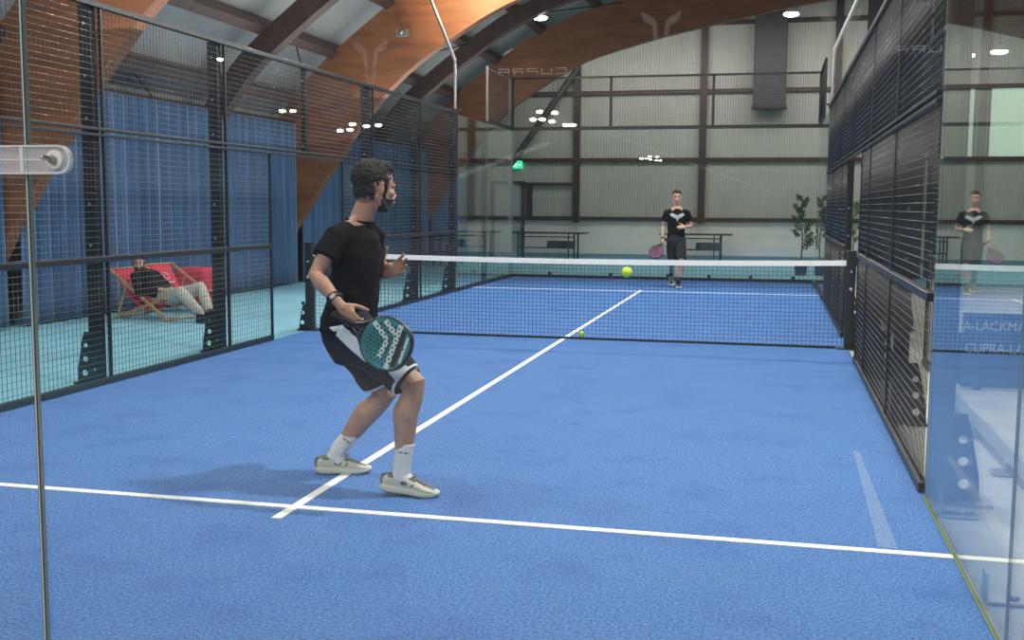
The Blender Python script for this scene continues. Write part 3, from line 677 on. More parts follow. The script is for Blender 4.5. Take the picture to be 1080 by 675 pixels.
for a, b in zip(pts, pts[1:]):
    mb.add([(a, -.008, nz(a)-.055), (b, -.008, nz(b)-.055), (b, .008, nz(b)-.055), (a, .008, nz(a)-.055), (a, -.006, nz(a)), (b, -.006, nz(b)), (b, .006, nz(b)), (a, .006, nz(a))], [(0, 3, 2, 1), (4, 5, 6, 7), (0, 1, 5, 4), (2, 3, 7, 6)])
mb.obj('top_tape', M['tape'], t)
MB().tube([(-2.86, 0, .014), (-1, -.01, .014), (1, 0, .014), (2.4, -.02, .014), (2.86, -.04, .014)], .012, 8).obj('bottom_band', M['cord'], t)
for s, lab in ((-1, 'black net post with foot brackets at the left end of the net'), (1, 'black net post with foot brackets at the right end of the net')):
    t = thing('net_post', lab, 'net post', (s*3.0, 10, 0))
    MB().box((-.045, -.045, 0), (.045, .045, 1.0)).obj('post_shaft', M['black'], t, .006); MB().box((-.05, -.05, 1.0), (.05, .05, 1.015)).obj('post_cap', M['black'], t)
    mb = MB(); gusset(mb, .045 if s > 0 else -.045, 0, s, .01, .10, .30); mb.obj('foot_gusset', M['black'], t); MB().box((-.12, -.10, 0), (.12, .10, .012)).obj('foot_plate', M['black'], t)
    MB().tube([(-.0, -.05, .62), (0, -.075, .62)], .02, 10, flat=True).tube([(0, -.05, .80), (0, -.075, .80)], .012, 10, flat=True).obj('tension_winch', M['steel'], t)

# ------------------------------------------------------------------ light poles
for s, lab in ((-1, 'bent steel light pole rising from the left fence'), (1, 'bent steel light pole rising from the right fence')):
    t = thing('light_pole', lab, 'light pole', (s*3.0, 16.0, 0))
    MB().tube(spline([(s*.03, 0, 3.04), (s*.03, 0, 3.78), (s*.07, 0, 3.95), (s*.48, 0, 4.95), (s*.80, 0, 5.9), (s*.70, 0, 6.05), (s*.1, 0, 6.08)], 5), .029, 12).obj('pole', M['brightsteel'], t)
    MB().box((-.07, -.07, 3.025), (.07, .07, 3.045)).obj('mounting_plate', M['black'], t)
    MB().box((-.22, -.14, 5.98), (.22, .14, 6.04)).obj('lamp_head', M['lampbody'], t)

# hanging lamps visible under the roof, and the rows behind the camera mirrored in the glass
def hall_lamp(x, y, z, label, rr=.17, grp='round hall lamps'):
    t = thing('hanging_lamp', label, 'lamp', (x, y, z), 0, grp)
    MB().tube([(0, 0, .02), (0, 0, .12)], [rr, rr*.55], 16, flat=True).obj('lamp_housing', M['lampbody'], t)
    MB().ell((0, 0, .0), (rr*.92, rr*.92, .05), 0, None, 16, 8).obj('lamp_glass', M['lampglow'], t)
    MB().tube([(0, 0, .12), (0, 0, .40)], .010, 6).obj('suspension_rod', M['black'], t); return t
hall_lamp(-2.85, 21.9, 5.50, 'round white lamp hanging behind the glowing arch'); hall_lamp(2.42, 21.6, 5.35, 'round white lamp hanging under the arch beside the ventilation duct')
hall_lamp(5.72, 21, 4.36, 'left one of two bright lamps seen through the right glass', .15); hall_lamp(6.28, 21, 4.42, 'right one of two bright lamps seen through the right glass', .17)
REFL = [(-12., 24.7), (-17.3, 39.6), (-16.9, 39.7), (-19.6, 51.2), (-18.8, 50.6), (-17.2, 46.9), (-17., 48.2), (-16.2, 47.7), (-8.2, 45.5), (-7.1, 41.7), (-7.8, 45.5), (-6.6, 42.3), (-7.6, 46.7), (-7.4, 49.), (-7.1, 49.1)]
for i, (x, y) in enumerate(REFL):
    lab = ['single white lamp mirrored in the glass at the second fence post', 'left lamp of the mirrored pair right of the second fence post', 'right lamp of the mirrored pair right of the second fence post'][i] if i < 3 else ('small white lamp mirrored in the glass above the head of the near player' if i < 8 else 'small white lamp mirrored in the glass in front of the diagonal brace')
    t = thing('ceiling_lamp', lab, 'lamp', (x, -y, 5.2), 0, 'lamps mirrored in the near glass' if i < 3 else ('mirrored lamps above the near player' if i < 8 else 'mirrored lamps by the diagonal brace'))
    k = y/40; MB().ell((0, 0, 0), (.15*k, .15*k, .075*k)).obj('lamp_panel', M['lampglow'], t)
# small sensor box hanging in front of the glowing arch
t = thing('hanging_sensor', 'small grey box hanging on a thin cable in front of the glowing arch', 'sensor', (-4.15, 16.6, 4.42))
MB().box((-.10, -.07, -.06), (.10, .07, .06)).obj('sensor_box', M['camera'], t, .01); MB().tube([(0, 0, .05), (-.35, -.05, 1.15)], .005, 6).obj('cable', M['black'], t); MB().tube([(0, -.07, 0), (0, -.10, 0)], .035, 12, flat=True).obj('lens', M['steel'], t)

# ------------------------------------------------------------------ tables
def table(x, y, rz, W_, label):
    t = thing('long_table', label, 'table', (x, y, rz and 0), rz, 'black tables along the end wall')
    MB().box((-W_/2, -.38, .70), (W_/2, .38, .735)).obj('tabletop', M['tabletop'], t, .004)
    for sx in (-1, 1):
        for sy in (-1, 1): MB().box((sx*(W_/2-.30)-.02, sy*.30-.02, 0), (sx*(W_/2-.30)+.02, sy*.30+.02, .70)).obj('leg', M['black'], t)
        MB().box((sx*(W_/2-.46)-.015, -.28, 0), (sx*(W_/2-.46)+.015, -.25, .70)).obj('inner_upright', M['black'], t)
    MB().box((-W_/2+.28, -.31, .30), (W_/2-.28, -.27, .335)).box((-W_/2+.28, -.31, .60), (W_/2-.28, -.27, .63)).obj('cross_rail', M['black'], t)
    MB().box((.02, -.27, .33), (W_/2-.34, .1, .50)).obj('storage_box', M['tabletop'], t); return t
table(-3.78, 27.5, 0, 2.15, 'black table against the end wall, left of the far player')
table(.20, 27.7, 0, 1.9, 'black table against the end wall, behind the far player')
table(-5.55, 23.9, 0, 1.15, 'black table near the left curtain, half hidden by the fence')

# ------------------------------------------------------------------ potted trees
def plant(x, y, h, label, lm, nb=16, spread=.26, seed=1):
    rnd = random.Random(seed); t = thing('potted_tree', label, 'plant', (x, y, 0))
    MB().tube([(0, 0, 0), (0, 0, .02), (0, 0, .30), (0, 0, .32)], [.11, .12, .15, .16], 18, flat=True).obj('pot', M['pot'], t)
    MB().tube([(0, 0, .28), (.02, .01, .7), (-.01, 0, 1.1), (.0, .01, h-.05)], [.016, .014, .010, .005], 8).obj('trunk', M['bark'], t)
    fo = MB(); br = MB()
    for i in range(nb):
        z = .55+(h-.6)*i/(nb-1); a = rnd.random()*6.28; L_ = spread*(1.15-.75*i/nb)*rnd.uniform(.7, 1.1); e = V((math.cos(a)*L_, math.sin(a)*L_, z+.12))
        br.tube([(0, 0, z-.04), e], [.006, .003], 5)
        for k in range(34):
            c = V((0, 0, z)).lerp(e, rnd.uniform(.35, 1.08))+V([rnd.uniform(-.05, .05) for _ in range(3)]); d_ = V([rnd.uniform(-1, 1) for _ in range(3)]).normalized(); q = d_.orthogonal().normalized(); l_ = rnd.uniform(.035, .065); w_ = l_*.3; nn = d_.cross(q)*.004
            fo.add([c-d_*l_, c+q*w_+nn, c+d_*l_, c-q*w_+nn, c+nn*2], [(0, 1, 4), (1, 2, 4), (2, 3, 4), (3, 0, 4)])
    br.obj('branches', M['bark'], t); fo.obj('foliage', lm, t)
plant(2.80, 22.6, 1.62, 'slender potted tree behind the far glass at the right corner of the court', M['leaf'])
plant(4.12, 26.5, 1.55, 'fresh green potted plant seen through the opening in the right fence', M['leaf2'], 20, .4, 5)

# ------------------------------------------------------------------ balls
def ball(loc, label):
    t = thing('padel_ball', label, 'ball', loc)
    b = MB().ell((0, 0, 0), (.0335, .0335, .0335), 0, None, 28, 18).obj('felt', M['ball'], t)
    pts = []
    for i in range(49):
        a = 2*PI*i/48; pts.append(V((math.cos(a)+.35*math.cos(3*a), math.sin(a)-.35*math.sin(3*a), 1.05*math.sin(2*a))).normalized()*.0336)
    MB().tube(pts, .0011, 6).obj('seam', M['seam'], t); return t
ball((1.312, 5.2, 1.04), 'yellow green ball flying above the net'); ball((.16, 10.20, .034), 'yellow green ball lying on the turf just behind the net')
# ------------------------------------------------------------------ people
def frame(o, x, z):
    X = V(x).normalized(); Z = V(z); Z = (Z-X*Z.dot(X)).normalized(); Y = Z.cross(X)
    m = Matrix((X, Y, Z)).transposed().to_4x4(); m.translation = V(o); return m
def head_mb(mx):
    h = MB()
    h.ell((-.012, 0, .030), (.098, .075, .088)); h.ell((.026, 0, -.028), (.062, .060, .085)); h.ell((.050, 0, -.090), (.032, .032, .025))
    h.ell((-.055, 0, -.02), (.045, .058, .06))
    for s in (-1, 1):
        h.tube([(-.015, s*.056, -.045), (.012, s*.050, -.080), (.048, s*.022, -.100)], [.018, .017, .016], 10)
        h.ell((.056, s*.040, -.026), (.026, .022, .022)); h.ell((-.008, s*.074, -.010), (.017, .010, .030), 0, Matrix.Rotation(.2, 4, 'Y'))
        h.tube([(-.020, s*.080, -.004), (-.012, s*.084, .018), (.004, s*.080, .016)], .0045, 8); h.ell((.098, s*.010, -.040), (.010, .009, .008))
    h.tube([(.070, -.042, .010), (.086, -.018, .018), (.088, 0, .016), (.086, .018, .018), (.070, .042, .010)], .0115, 10)
    for s in (-1, 1): h.tube([(.070, s*.016, .006), (.079, s*.031, .0075), (.068, s*.046, .004)], .0055, 8); h.tube([(.072, s*.018, -.013), (.078, s*.031, -.015), (.068, s*.045, -.012)], .0055, 8)
    h.tube([(.086, 0, .006), (.099, 0, -.022), (.107, 0, -.036)], [.0085, .0095, .0115], 10); h.ell((.088, 0, -.055), (.016, .026, .020))
    return h.xf(mx)
def face_details(mx, par, hairm, skinm, eyes=True):
    for s in (-1, 1):
        e = MB().ell((.0700, s*.031, -.003), (.0115, .0135, .0085)).xf(mx).obj('eye', M['eyew'], par)
        MB().ell((.0800, s*.0315, -.003), (.0022, .0052, .0055)).xf(mx).obj('iris', M['iris'], e)
        MB().tube([(.094, s*.013, .024), (.090, s*.032, .031), (.072, s*.050, .024)], [.0045, .005, .003], 8).xf(mx).obj('eyebrow', hairm, par)
    MB().tube([(.090, -.023, -.068), (.1015, -.008, -.064), (.1025, 0, -.066), (.1015, .008, -.064), (.090, .023, -.068)], [.003, .0055, .005, .0055, .003], 8).tube([(.090, -.021, -.070), (.100, 0, -.076), (.090, .021, -.070)], [.003, .0065, .003], 8).xf(mx).obj('lips', M['lips'], par)
def hand_mb(mx, s, curl, thumb=(.55, .75, -.35), k=1.0, spread=.0):
    # palm, four jointed fingers of different lengths, thumb from the side of the palm
    h = MB(); h.tube([(-.01, 0, 0), (.02, 0, 0), (.055, s*.002, 0), (.085, 0, .001)], [(.024, .018), (.030, .017), (.037, .0155), (.037, .012)], 16, side=(0, 1, 0))
    h.ell((.036, s*.026, -.010), (.030, .017, .014))
    for i, (y, l_) in enumerate(((.0285, .074), (.0095, .083), (-.0095, .077), (-.0275, .060))):
        p = V((.082-abs(y-.005)*.16, s*y, .001)); a = 0; pts = [p-V((.02, 0, 0)), p]; sp = spread*y*s*14
        for f, c in zip((.45, .31, .24), curl):
            a += c+.06*i; p = p+V((math.cos(a)*math.cos(sp), math.sin(sp), -math.sin(a)))*l_*f; pts.append(p.copy())
        h.tube(pts, [.0098, .0096, .0088, .0080, .0070], 10)
    t0 = V((.022, s*.026, -.006)); d1 = V((thumb[0], s*thumb[1], thumb[2])).normalized(); d2 = (d1+V((.55, 0, -.10))).normalized()
    h.tube([t0, t0+d1*.042, t0+d1*.042+d2*.032, t0+d1*.042+d2*.058], [.0145, .0115, .0102, .0082], 10)
    m2 = mx @ Matrix.Scale(k, 4); return h.xf(m2)
def shoe_parts(mx, parent, colours, laces=True):
    U = MB(); S = [(-.140, .018, .020, .066), (-.135, .030, .020, .082), (-.11, .037, .020, .100), (-.07, .038, .020, .098), (-.03, .039, .020, .098), (0, .042, .020, .088), (.035, .046, .020, .072), (.07, .049, .020, .058), (.105, .047, .020, .048), (.132, .038, .021, .040), (.150, .018, .023, .032)]
    sg = 16; vs = []
    for x, w_, z0, z1 in S:
        for k in range(sg):
            a = 2*PI*k/sg; c, s_ = math.cos(a), math.sin(a)
            hx = math.copysign(abs(c)**.75, c)*w_*(1-.25*max(0, s_)**2); vs.append((x, hx-(.006 if x > .05 else 0), (z0+z1)/2+math.copysign(abs(s_)**.8, s_)*(z1-z0)/2))
    n = len(S); fs = [(i*sg+k, i*sg+(k+1) % sg, (i+1)*sg+(k+1) % sg, (i+1)*sg+k) for i in range(n-1) for k in range(sg)]+[tuple(range(sg))[::-1], tuple((n-1)*sg+k for k in range(sg))]
    U.add(vs, fs, 0, True)
    for i, f in enumerate(U.f):
        c = sum((V(U.v[j]) for j in f), V())/len(f); x, y, z = c
        if len(f) == 4:
            q = 0
            if z > .082 and x < .0: q = 1
            if x < -.128 and z > .055: q = 1
            if .0 <= x < .12 and abs(y) < .027 and z > .040: q = 1
            U.m[i] = q
    up_ = U.xf(mx).obj('shoe', [colours[0], colours[1]], parent); up_.modifiers.new('sub', 'SUBSURF').render_levels = 1
    out = [(-.150, 0), (-.145, .022), (-.12, .038), (-.06, .038), (-.01, .036), (.04, .046), (.09, .052), (.13, .042), (.152, .022), (.160, 0)]
    out = [(p.x, p.y) for p in spline(out, 4)]; out = out+[(x, -y*1.0) for x, y in reversed(out[1:-1])]
    so = MB(); m_ = len(out); vs = []
    def zb(x): return .0+max(0, x-.06)**2*1.3+max(0, -.11-x)*.25
    for lvl, k in ((0, .93), (.3, 1.0), (.8, 1.0), (1, .93)):
        for x, y in out:
            top_ = .036-.008*max(0, x)/.15; vs.append((x*(1 if k == 1 else .985), y*k, zb(x)*(1-lvl*.6)+lvl*top_))
    fs = [(l_*m_+i, l_*m_+(i+1) % m_, (l_+1)*m_+(i+1) % m_, (l_+1)*m_+i) for l_ in range(3) for i in range(m_)]+[tuple(range(m_))[::-1], tuple(3*m_+i for i in range(m_))]
    so.add(vs, fs, 0, True); so.xf(mx).obj('sole', [colours[2]], up_)
    ds = MB().add([(x*.97, y*.90, zb(x)-.0035) for x, y in out]+[(x*.97, y*.90, zb(x)+.004) for x, y in out], [tuple(range(m_))[::-1], tuple(range(m_, 2*m_))]+[(i, (i+1) % m_, m_+(i+1) % m_, m_+i) for i in range(m_)], 0, True)
    ds.xf(mx).obj('outsole', [colours[3]], up_)
    if laces:
        for s_ in (-1, 1): MB().ell((-.022, s_*.0405, .058), (.020, .003, .011)).tube([(.018, s_*.045, .044), (.030, s_*.047, .060)], .003, 6).xf(mx).obj('side_badge', colours[1], up_)
        MB().tube([(-.134, -.020, .035), (-.142, 0, .052), (-.138, 0, .078)], [.010, .012, .009], 8).xf(mx).obj('heel_tab', colours[1], up_)
        L_ = MB()
        for j in range(5):
            x = .015+j*.019; z = .090-.0088*j-max(0, j-3)*.002; L_.tube([(x, -.020, z-.004), (x+.006, 0, z+.003), (x, .020, z-.004)], .0028, 6); L_.tube([(x, -.020, z-.003), (x+.016, .018, z-.006)], .0024, 6)
        L_.tube([(.012, .0, .096), (.020, -.020, .104), (.035, -.026, .094), (.02, -.01, .094)], .0022, 6).tube([(.012, .0, .096), (.020, .022, .102), (.035, .028, .092)], .0022, 6)
        L_.xf(mx).obj('lace', M['lace'], up_)
    return up_
def oval(rx, ry, n=40, e=2.25):
    return [(rx*math.copysign(abs(math.cos(2*PI*k/n))**(2/e), math.cos(2*PI*k/n)), ry*math.copysign(abs(math.sin(2*PI*k/n))**(2/e), math.sin(2*PI*k/n))) for k in range(n)]
def racket(name, label, mx, root, facem, framem, bands, dots=True):
    # local: handle runs along -x, head centre at origin, faces +-z
    t = thing(name, label, 'racket', root.location, root.rotation_euler[2])
    H = oval(.134, .128); th = .018
    MB().prism([(x*.93, y*.93) for x, y in H], 'z', -th, th).xf(mx).obj('head_face', facem, t)
    fr = MB(); n = len(H); pr = [(.93, -th-.001), (1.0, -th*.7), (1.0, th*.7), (.93, th+.001)]
    vs = [(x*k, y*k, z) for k, z in pr for x, y in H]; fs = [(j*n+i, j*n+(i+1) % n, (j+1)*n+(i+1) % n, (j+1)*n+i) for j in range(3) for i in range(n)]+[(i, 3*n+i, 3*n+(i+1) % n, (i+1) % n) for i in range(n)]
    fr.add(vs, fs, 0, True)
    for s in (-1, 1): fr.tube([(-.115, s*.062, 0), (-.150, s*.030, 0), (-.185, s*.012, 0)], [(.012, th*.95)]*3, 10, side=(0, 1, 0))
    fr.tube([(-.128, 0, 0), (-.185, 0, 0)], [(.010, th*.8)]*2, 10, side=(0, 1, 0)); fr.xf(mx).obj('frame', framem, t)
    MB().tube([(-.178, 0, 0), (-.30, 0, 0), (-.318, 0, 0)], [(.015, .0165), (.0155, .017), (.018, .019)], 12, flat=True).xf(mx).obj('grip', M['grip'], t)
    for pts, w_, m_ in bands:
        b = MB()
        for s in (-1, 1):
            for p, q in zip(pts, pts[1:]):
                a = V(p); c = V(q); d_ = (c-a).normalized(); n_ = V((-d_.y, d_.x))*w_/2; z = s*(th+.0012)
                b.add([(*(a+n_), z), (*(a-n_), z), (*(c-n_), z), (*(c+n_), z)], [(0, 1, 2, 3)])
        b.xf(mx).obj('face_stripe', m_, t)
    if dots:
        hb = MB()
        for ix in range(-4, 5):
            for iy in range(-5, 6):
                x = ix*.021+(.0105 if iy % 2 else 0); y = iy*.0185
                if (x/.10)**2+(y/.105)**2 < 1: hb.tube([(x, y, -th-.0022), (x, y, th+.0022)], .0052, 8, flat=True, smooth=False)
        hb.xf(mx).obj('drilled_holes', M['hole'], t)
    return t

# ---- near player, seen from behind on his right side
P1 = thing('person', 'man in black T-shirt and dark shorts crouching with a teal racket, right hand low', 'person', (.2, 3.6, 0), .23524)
HD = frame((.018, 0, 1.548), (math.cos(math.radians(38)), math.sin(math.radians(38)), -.06), (0, 0, 1)) @ Matrix.Scale(1.10, 4)
fx, fy = math.cos(math.radians(-15)), math.sin(math.radians(-15)); SD = (fy, -fx, 0)     # torso side axis
shR, elR, wrR = V((-.160, -.155, 1.298)), V((-.250, -.255, 1.110)), V((-.105, -.385, .972))
shL, elL, wrL = V((-.015, .165, 1.300)), V((-.060, .315, 1.050)), V((.040, .120, 1.092))
hpR, knR, anR = V((-.085, -.095, .80)), V((.235, -.235, .560)), V((.168, -.25, .115))
hpL, knL, anL = V((-.125, .095, .79)), V((.045, .165, .440)), V((-.235, .19, .110))
HR = frame(wrR, (.60, -.10, -.80), (-.30, -1, .15)); HL = frame(wrL, (.88, -.22, .40), (.05, 1, -.25))
def mix(a, b, t): return V(a)*(1-t)+V(b)*t
b = head_mb(HD)
b.tube([(-.075, 0, 1.30), (-.055, 0, 1.38), (-.025, 0, 1.46), (-.005, 0, 1.52)], [.070, .060, .058, .056], 16)
b.tube([(-.115, 0, .80), (-.105, 0, .93), (-.090, 0, 1.08), (-.080, 0, 1.22), (-.072, 0, 1.32)], [(.135, .105), (.130, .095), (.145, .10), (.155, .10), (.11, .075)], 20, side=SD)
for sh, el, wr, Hm in ((shR, elR, wrR, HR), (shL, elL, wrL, HL)):
    b.tube([mix((-.075, 0, 1.345), sh, .5), sh, mix(sh, el, .3), mix(sh, el, .7), el, mix(el, wr, .25), mix(el, wr, .7), wr, wr+(Hm.col[0].xyz)*.015], [.050, .050, .048, .041, .037, .041, .031, (.026, .022), (.026, .021)], 14)
for hp, kn, an in ((hpR, knR, anR), (hpL, knL, anL)):
    calf = mix(kn, an, .30)+V((-.022, 0, -.004)); b.tube([hp, mix(hp, kn, .35), mix(hp, kn, .8), kn, mix(kn, an, .12), calf, mix(kn, an, .62)+V((-.006, 0, 0)), mix(kn, an, .86), an], [.092, .086, .070, .064, .058, .067, .052, .038, .038], 16)
b.join(hand_mb(HR, 1, (.62, .75, .5), (.5, .55, -.65), 1.05)); b.join(hand_mb(HL, -1, (.10, .28, .22), (.30, .95, -.15), 1.08, .55))
def stubble(H):
    Hi = H.inverted()
    def f(c, n):
        p = Hi @ c
        if p.length > .17: return 0
        if p.z < -.052 and p.z > -.130 and p.x > -.012+(-.052-p.z)*.35 and not (p.x > .080 and abs(p.y) < .024 and -.083 < p.z < -.060): return 1
        if abs(p.y) > .045 and -.002 < p.x < .026 and p.z < .02: return 1
        if p.x > .083 and abs(p.y) < .028 and -.060 < p.z < -.050: return 1
        return 0
    return f
b.body('body', [M['skin'], M['beard']], P1, .0040, 5, matfn=stubble(HD))
# hair: cap of short curly hair, tight fade at the nape
hh = MB(); hh.ell((-.024, 0, .046), (.102, .079, .084)); hh.ell((-.056, 0, -.010), (.053, .066, .064)); hh.ell((-.020, 0, .080), (.072, .062, .052)); hh.ell((.036, 0, .090), (.046, .056, .030))
for s in (-1, 1): hh.tube([(.018, s*.073, .035), (.015, s*.073, .0), (.016, s*.071, -.022)], [.013, .010, .006], 8)
hh.xf(HD).body('hair', M['hair'], P1, .0035, 2, disp=.0075, dscale=110)
face_details(HD, P1, M['hair'], M['skin'])
# T-shirt
sh_ = MB(); sh_.tube([(-.118, 0, .800), (-.118, 0, .86), (-.105, 0, .95), (-.088, 0, 1.08), (-.078, 0, 1.20), (-.074, 0, 1.29), (-.070, 0, 1.345), (-.062, 0, 1.372)], [(.168, .158), (.165, .152), (.160, .128), (.165, .120), (.172, .122), (.155, .110), (.105, .080), (.076, .066)], 26, side=SD, flat=True)
for sh, el, e2 in ((shR, elR, .56), (shL, elL, .55)): sh_.tube([mix((-.070, 0, 1.355), sh, .40), mix((-.072, 0, 1.345), sh, .72), sh, mix(sh, el, .25), mix(sh, el, e2)], [.046, .056, .063, .066, .067], 18, flat=True)
def folds(c, n):
    return .008*math.sin(c.z*34+c.x*34+5*noise.noise(c*6))*max(0, min(1, (1.20-c.z)*5))*(.4+noise.noise(c*5))+.005*noise.noise(c*14)
def cutneck(c, n): return 0
sh_.body('t_shirt', M['tee'], P1, .006, 5, dfn=folds)
MB().tube([V((-.060+.071*math.cos(a)*fx+.076*math.sin(a)*SD[0], .071*math.cos(a)*fy+.076*math.sin(a)*SD[1], 1.374-.012*math.cos(a))) for a in [2*PI*k/24 for k in range(25)]], .007, 8).obj('neck_rib', M['tee'], P1)
# shorts
so = MB(); so.tube([(-.112, 0, .90), (-.118, 0, .83), (-.118, 0, .76)], [(.150, .130), (.168, .150), (.150, .140)], 24, side=SD)
ends = []
for hp, kn, t1 in ((hpR, knR, .90), (hpL, knL, .84)):
    so.tube([hp+V((-.02, 0, .03)), mix(hp, kn, .3), mix(hp, kn, .6), mix(hp, kn, t1)], [.122, .120, .106, .094], 22, flat=True); ends.append((hp, kn, t1))
def shmat(c, n):
    for hp, kn, t1 in ends:
        d_ = (kn-hp); t = (c-hp).dot(d_)/d_.length_squared; rr = (c-hp-d_*t).length
        if rr < .125 and t > t1-.040 and t > 0: return 1 if t < t1-.008 else 0
    # white side panel of the right leg, running from waist to hem
    d_ = knR-hpR; t = (c-hpR).dot(d_)/d_.length_squared; u_ = d_.normalized(); sd = V((0, -1, 0)); sd = (sd-u_*sd.dot(u_)).normalized(); ot = u_.cross(sd); r_ = c-hpR-d_*t
    if c.y < -.10:
        off = r_.dot(ot); lo = -.010-.035*t if t < .5 else -.030
        if t < .42 and -.020 < off-.02*t < .045 and n.dot(sd) > .2: return 1
        if t >= .58 and -.062 < off < .030-.08*(.9-t) and n.dot(sd) > .0: return 1
    return 0
so.body('shorts', [M['navy'], M['white']], P1, .0055, 5, matfn=shmat, dfn=lambda c, n: .006*math.sin(c.x*26-c.z*30+4*noise.noise(c*5))*.8+.004*noise.noise(c*13))
for s_, (hp, kn, t1) in enumerate(ends): pass
# socks, shoes
FR = frame((.208, -.262, .012), (math.cos(math.radians(-9)), math.sin(math.radians(-9)), -.10), (0, 0, 1)); FLm = frame((-.195, .19, .004), (math.cos(math.radians(3)), math.sin(math.radians(3)), 0), (0, 0, 1))
for kn, an in ((knR, anR), (knL, anL)):
    d_ = (kn-an).normalized(); MB().tube([an+V((.03, 0, -.05)), an+V((.0, 0, -.015)), an+d_*.05, an+d_*.11, an+d_*.155], [.046, .048, .0455, .0475, .049], 18, flat=True).body('sock', M['sock'], P1, .004, 4)
    q = an+d_*.110; sdv = V((0, -1, 0)); sdv = (sdv-d_*sdv.dot(d_)).normalized(); o_ = d_.cross(sdv)
    mk = MB()
    for k, wv in enumerate((.006, .009, .004, .008, .005)):
        ang = -.5+k*.24; c0 = q+(sdv*math.cos(ang)-o_*math.sin(ang))*.0475; mk.ell(c0, (.0045, .002, wv*.7))
    mk.obj('sock_lettering', M['band'], P1)
shoe_parts(FR, P1, (M['shoe'], M['olive'], M['sole'], M['darksole'])); shoe_parts(FLm, P1, (M['shoe'], M['olive'], M['sole'], M['darksole']))
# wristbands
dR = (elR-wrR).normalized()
for k_, (nm, m_, w2) in enumerate((('wristband', M['band'], .007), ('smart_band', M['band'], .006))):
    c = wrR+dR*(.045+.022*k_); sdv = dR.orthogonal().normalized(); ot = dR.cross(sdv)
    MB().tube([c+sdv*.034*math.cos(a)+ot*.031*math.sin(a) for a in [2*PI*k/24 for k in range(25)]], w2, 8).obj(nm, m_, P1)
MB().box((-.016, -.012, -.004), (.016, .012, .005), 0, frame(wrR+dR*.056+V((-.004, -.034, .012)), dR.cross(V((0, 1, 0))), (-.2, -1, .3))).obj('band_display', M['watch'], P1, .002)
# teal racket held in the right hand
rc = V((.128, -.485, .800)); gx = V((-.048, -.418, .888)); RM = frame(rc, rc-gx, (-.20, -1, .10))
racket('padel_racket', 'teal padel racket with white diagonal bands in the right hand of the near player', RM, P1, M['teal'], M['racketdark'],
       [([(-.100, .066), (.001, .021), (.001, -.072)], .024, M['racketwhite']), ([(-.050, .098), (.026, .062)], .024, M['racketwhite']), ([(.033, .114), (.058, -.104)], .026, M['racketwhite']), ([(.062, .098), (.082, -.082)], .026, M['racketdark']), ([(.092, .078), (.108, -.050)], .013, M['racketwhite'])])

# ---- far player walking towards the net
P2 = thing('person', 'man in black T-shirt with a grey winged print walking beyond the net', 'person', (.54, 18.05, 0), .17)
H2 = frame((-.035, -.01, 1.622), (0, -1, -.03), (0, 0, 1)) @ Matrix.Scale(1.06, 4)
sR, eR, wR = V((-.205, .0, 1.345)), V((-.262, .05, 1.10)), V((-.278, -.04, .865)); sL, eL, wL = V((.150, .0, 1.345)), V((.232, .05, 1.105)), V((.110, -.16, 1.095))
hR, kR, aR = V((-.115, 0, .87)), V((-.095, .03, .49)), V((-.075, .40, .20)); hL, kL, aL = V((.045, 0, .87)), V((.055, -.14, .49)), V((.010, -.13, .10))
H2R = frame(wR, (-.10, -.15, -1), (-.8, -.3, 0)); H2L = frame(wL, (-.90, -.35, -.05), (0, -1, .35))
b = head_mb(H2); b.tube([(-.03, .01, 1.36), (-.03, .01, 1.45), (-.033, .0, 1.54)], [.066, .056, .054], 14)
b.tube([(-.035, 0, .86), (-.033, 0, 1.0), (-.03, 0, 1.15), (-.028, 0, 1.30), (-.028, 0, 1.38)], [(.145, .10), (.130, .09), (.148, .10), (.165, .10), (.12, .07)], 18, side=(1, 0, 0))
for sh, el, wr, Hm in ((sR, eR, wR, H2R), (sL, eL, wL, H2L)): b.tube([mix((-.028, 0, 1.37), sh, .5), sh, mix(sh, el, .5), el, mix(el, wr, .25), wr, wr+Hm.col[0].xyz*.015], [.05, .05, .042, .036, .038, (.026, .022), (.026, .021)], 12)
for hp, kn, an in ((hR, kR, aR), (hL, kL, aL)):
    d_ = an-kn; b.tube([hp, mix(hp, kn, .5), kn, mix(kn, an, .3)+V((0, .015, 0)), mix(kn, an, .8), an], [.088, .075, .056, .055, .036, .038], 14)
b.join(hand_mb(H2R, 1, (.7, .8, .5), (.5, .6, -.6))); b.join(hand_mb(H2L, -1, (.35, .4, .3), (.5, .7, -.3)))
b.body('body', M['skin2'], P2, .006, 4)
hh = MB(); hh.ell((-.026, 0, .050), (.104, .080, .082)); hh.ell((-.055, 0, 0), (.055, .068, .06)); hh.ell((.035, 0, .095), (.052, .058, .028)); hh.xf(H2).body('hair', M['hair2'], P2, .006, 3, disp=.007, dscale=50)
face_details(H2, P2, M['hair2'], M['skin2'])
s2 = MB(); s2.tube([(-.035, 0, .90), (-.033, 0, 1.0), (-.03, 0, 1.15), (-.028, 0, 1.29), (-.028, 0, 1.375), (-.03, 0, 1.42)], [(.165, .125), (.152, .115), (.165, .118), (.175, .115), (.115, .080), (.072, .064)], 24, side=(1, 0, 0), flat=True)
for sh, el in ((sR, eR), (sL, eL)): s2.tube([mix((-.028, 0, 1.395), sh, .45), mix((-.028, 0, 1.385), sh, .75), sh, mix(sh, el, .3), mix(sh, el, .60)], [.044, .054, .061, .065, .068], 16, flat=True)
def wing(c, n):
    if n.y > -.35: return 0
    dx = abs(c.x+.028)
    if dx < .142 and c.z > 1.238+dx*dx*4.2 and c.z < 1.300+.40*dx-(dx > .10)*(dx-.10)*1.2 and not (dx < .014 and c.z > 1.295): return 1
    if dx < .022-.30*(1.25-c.z) and 1.185 < c.z <= 1.26: return 1
    return 0
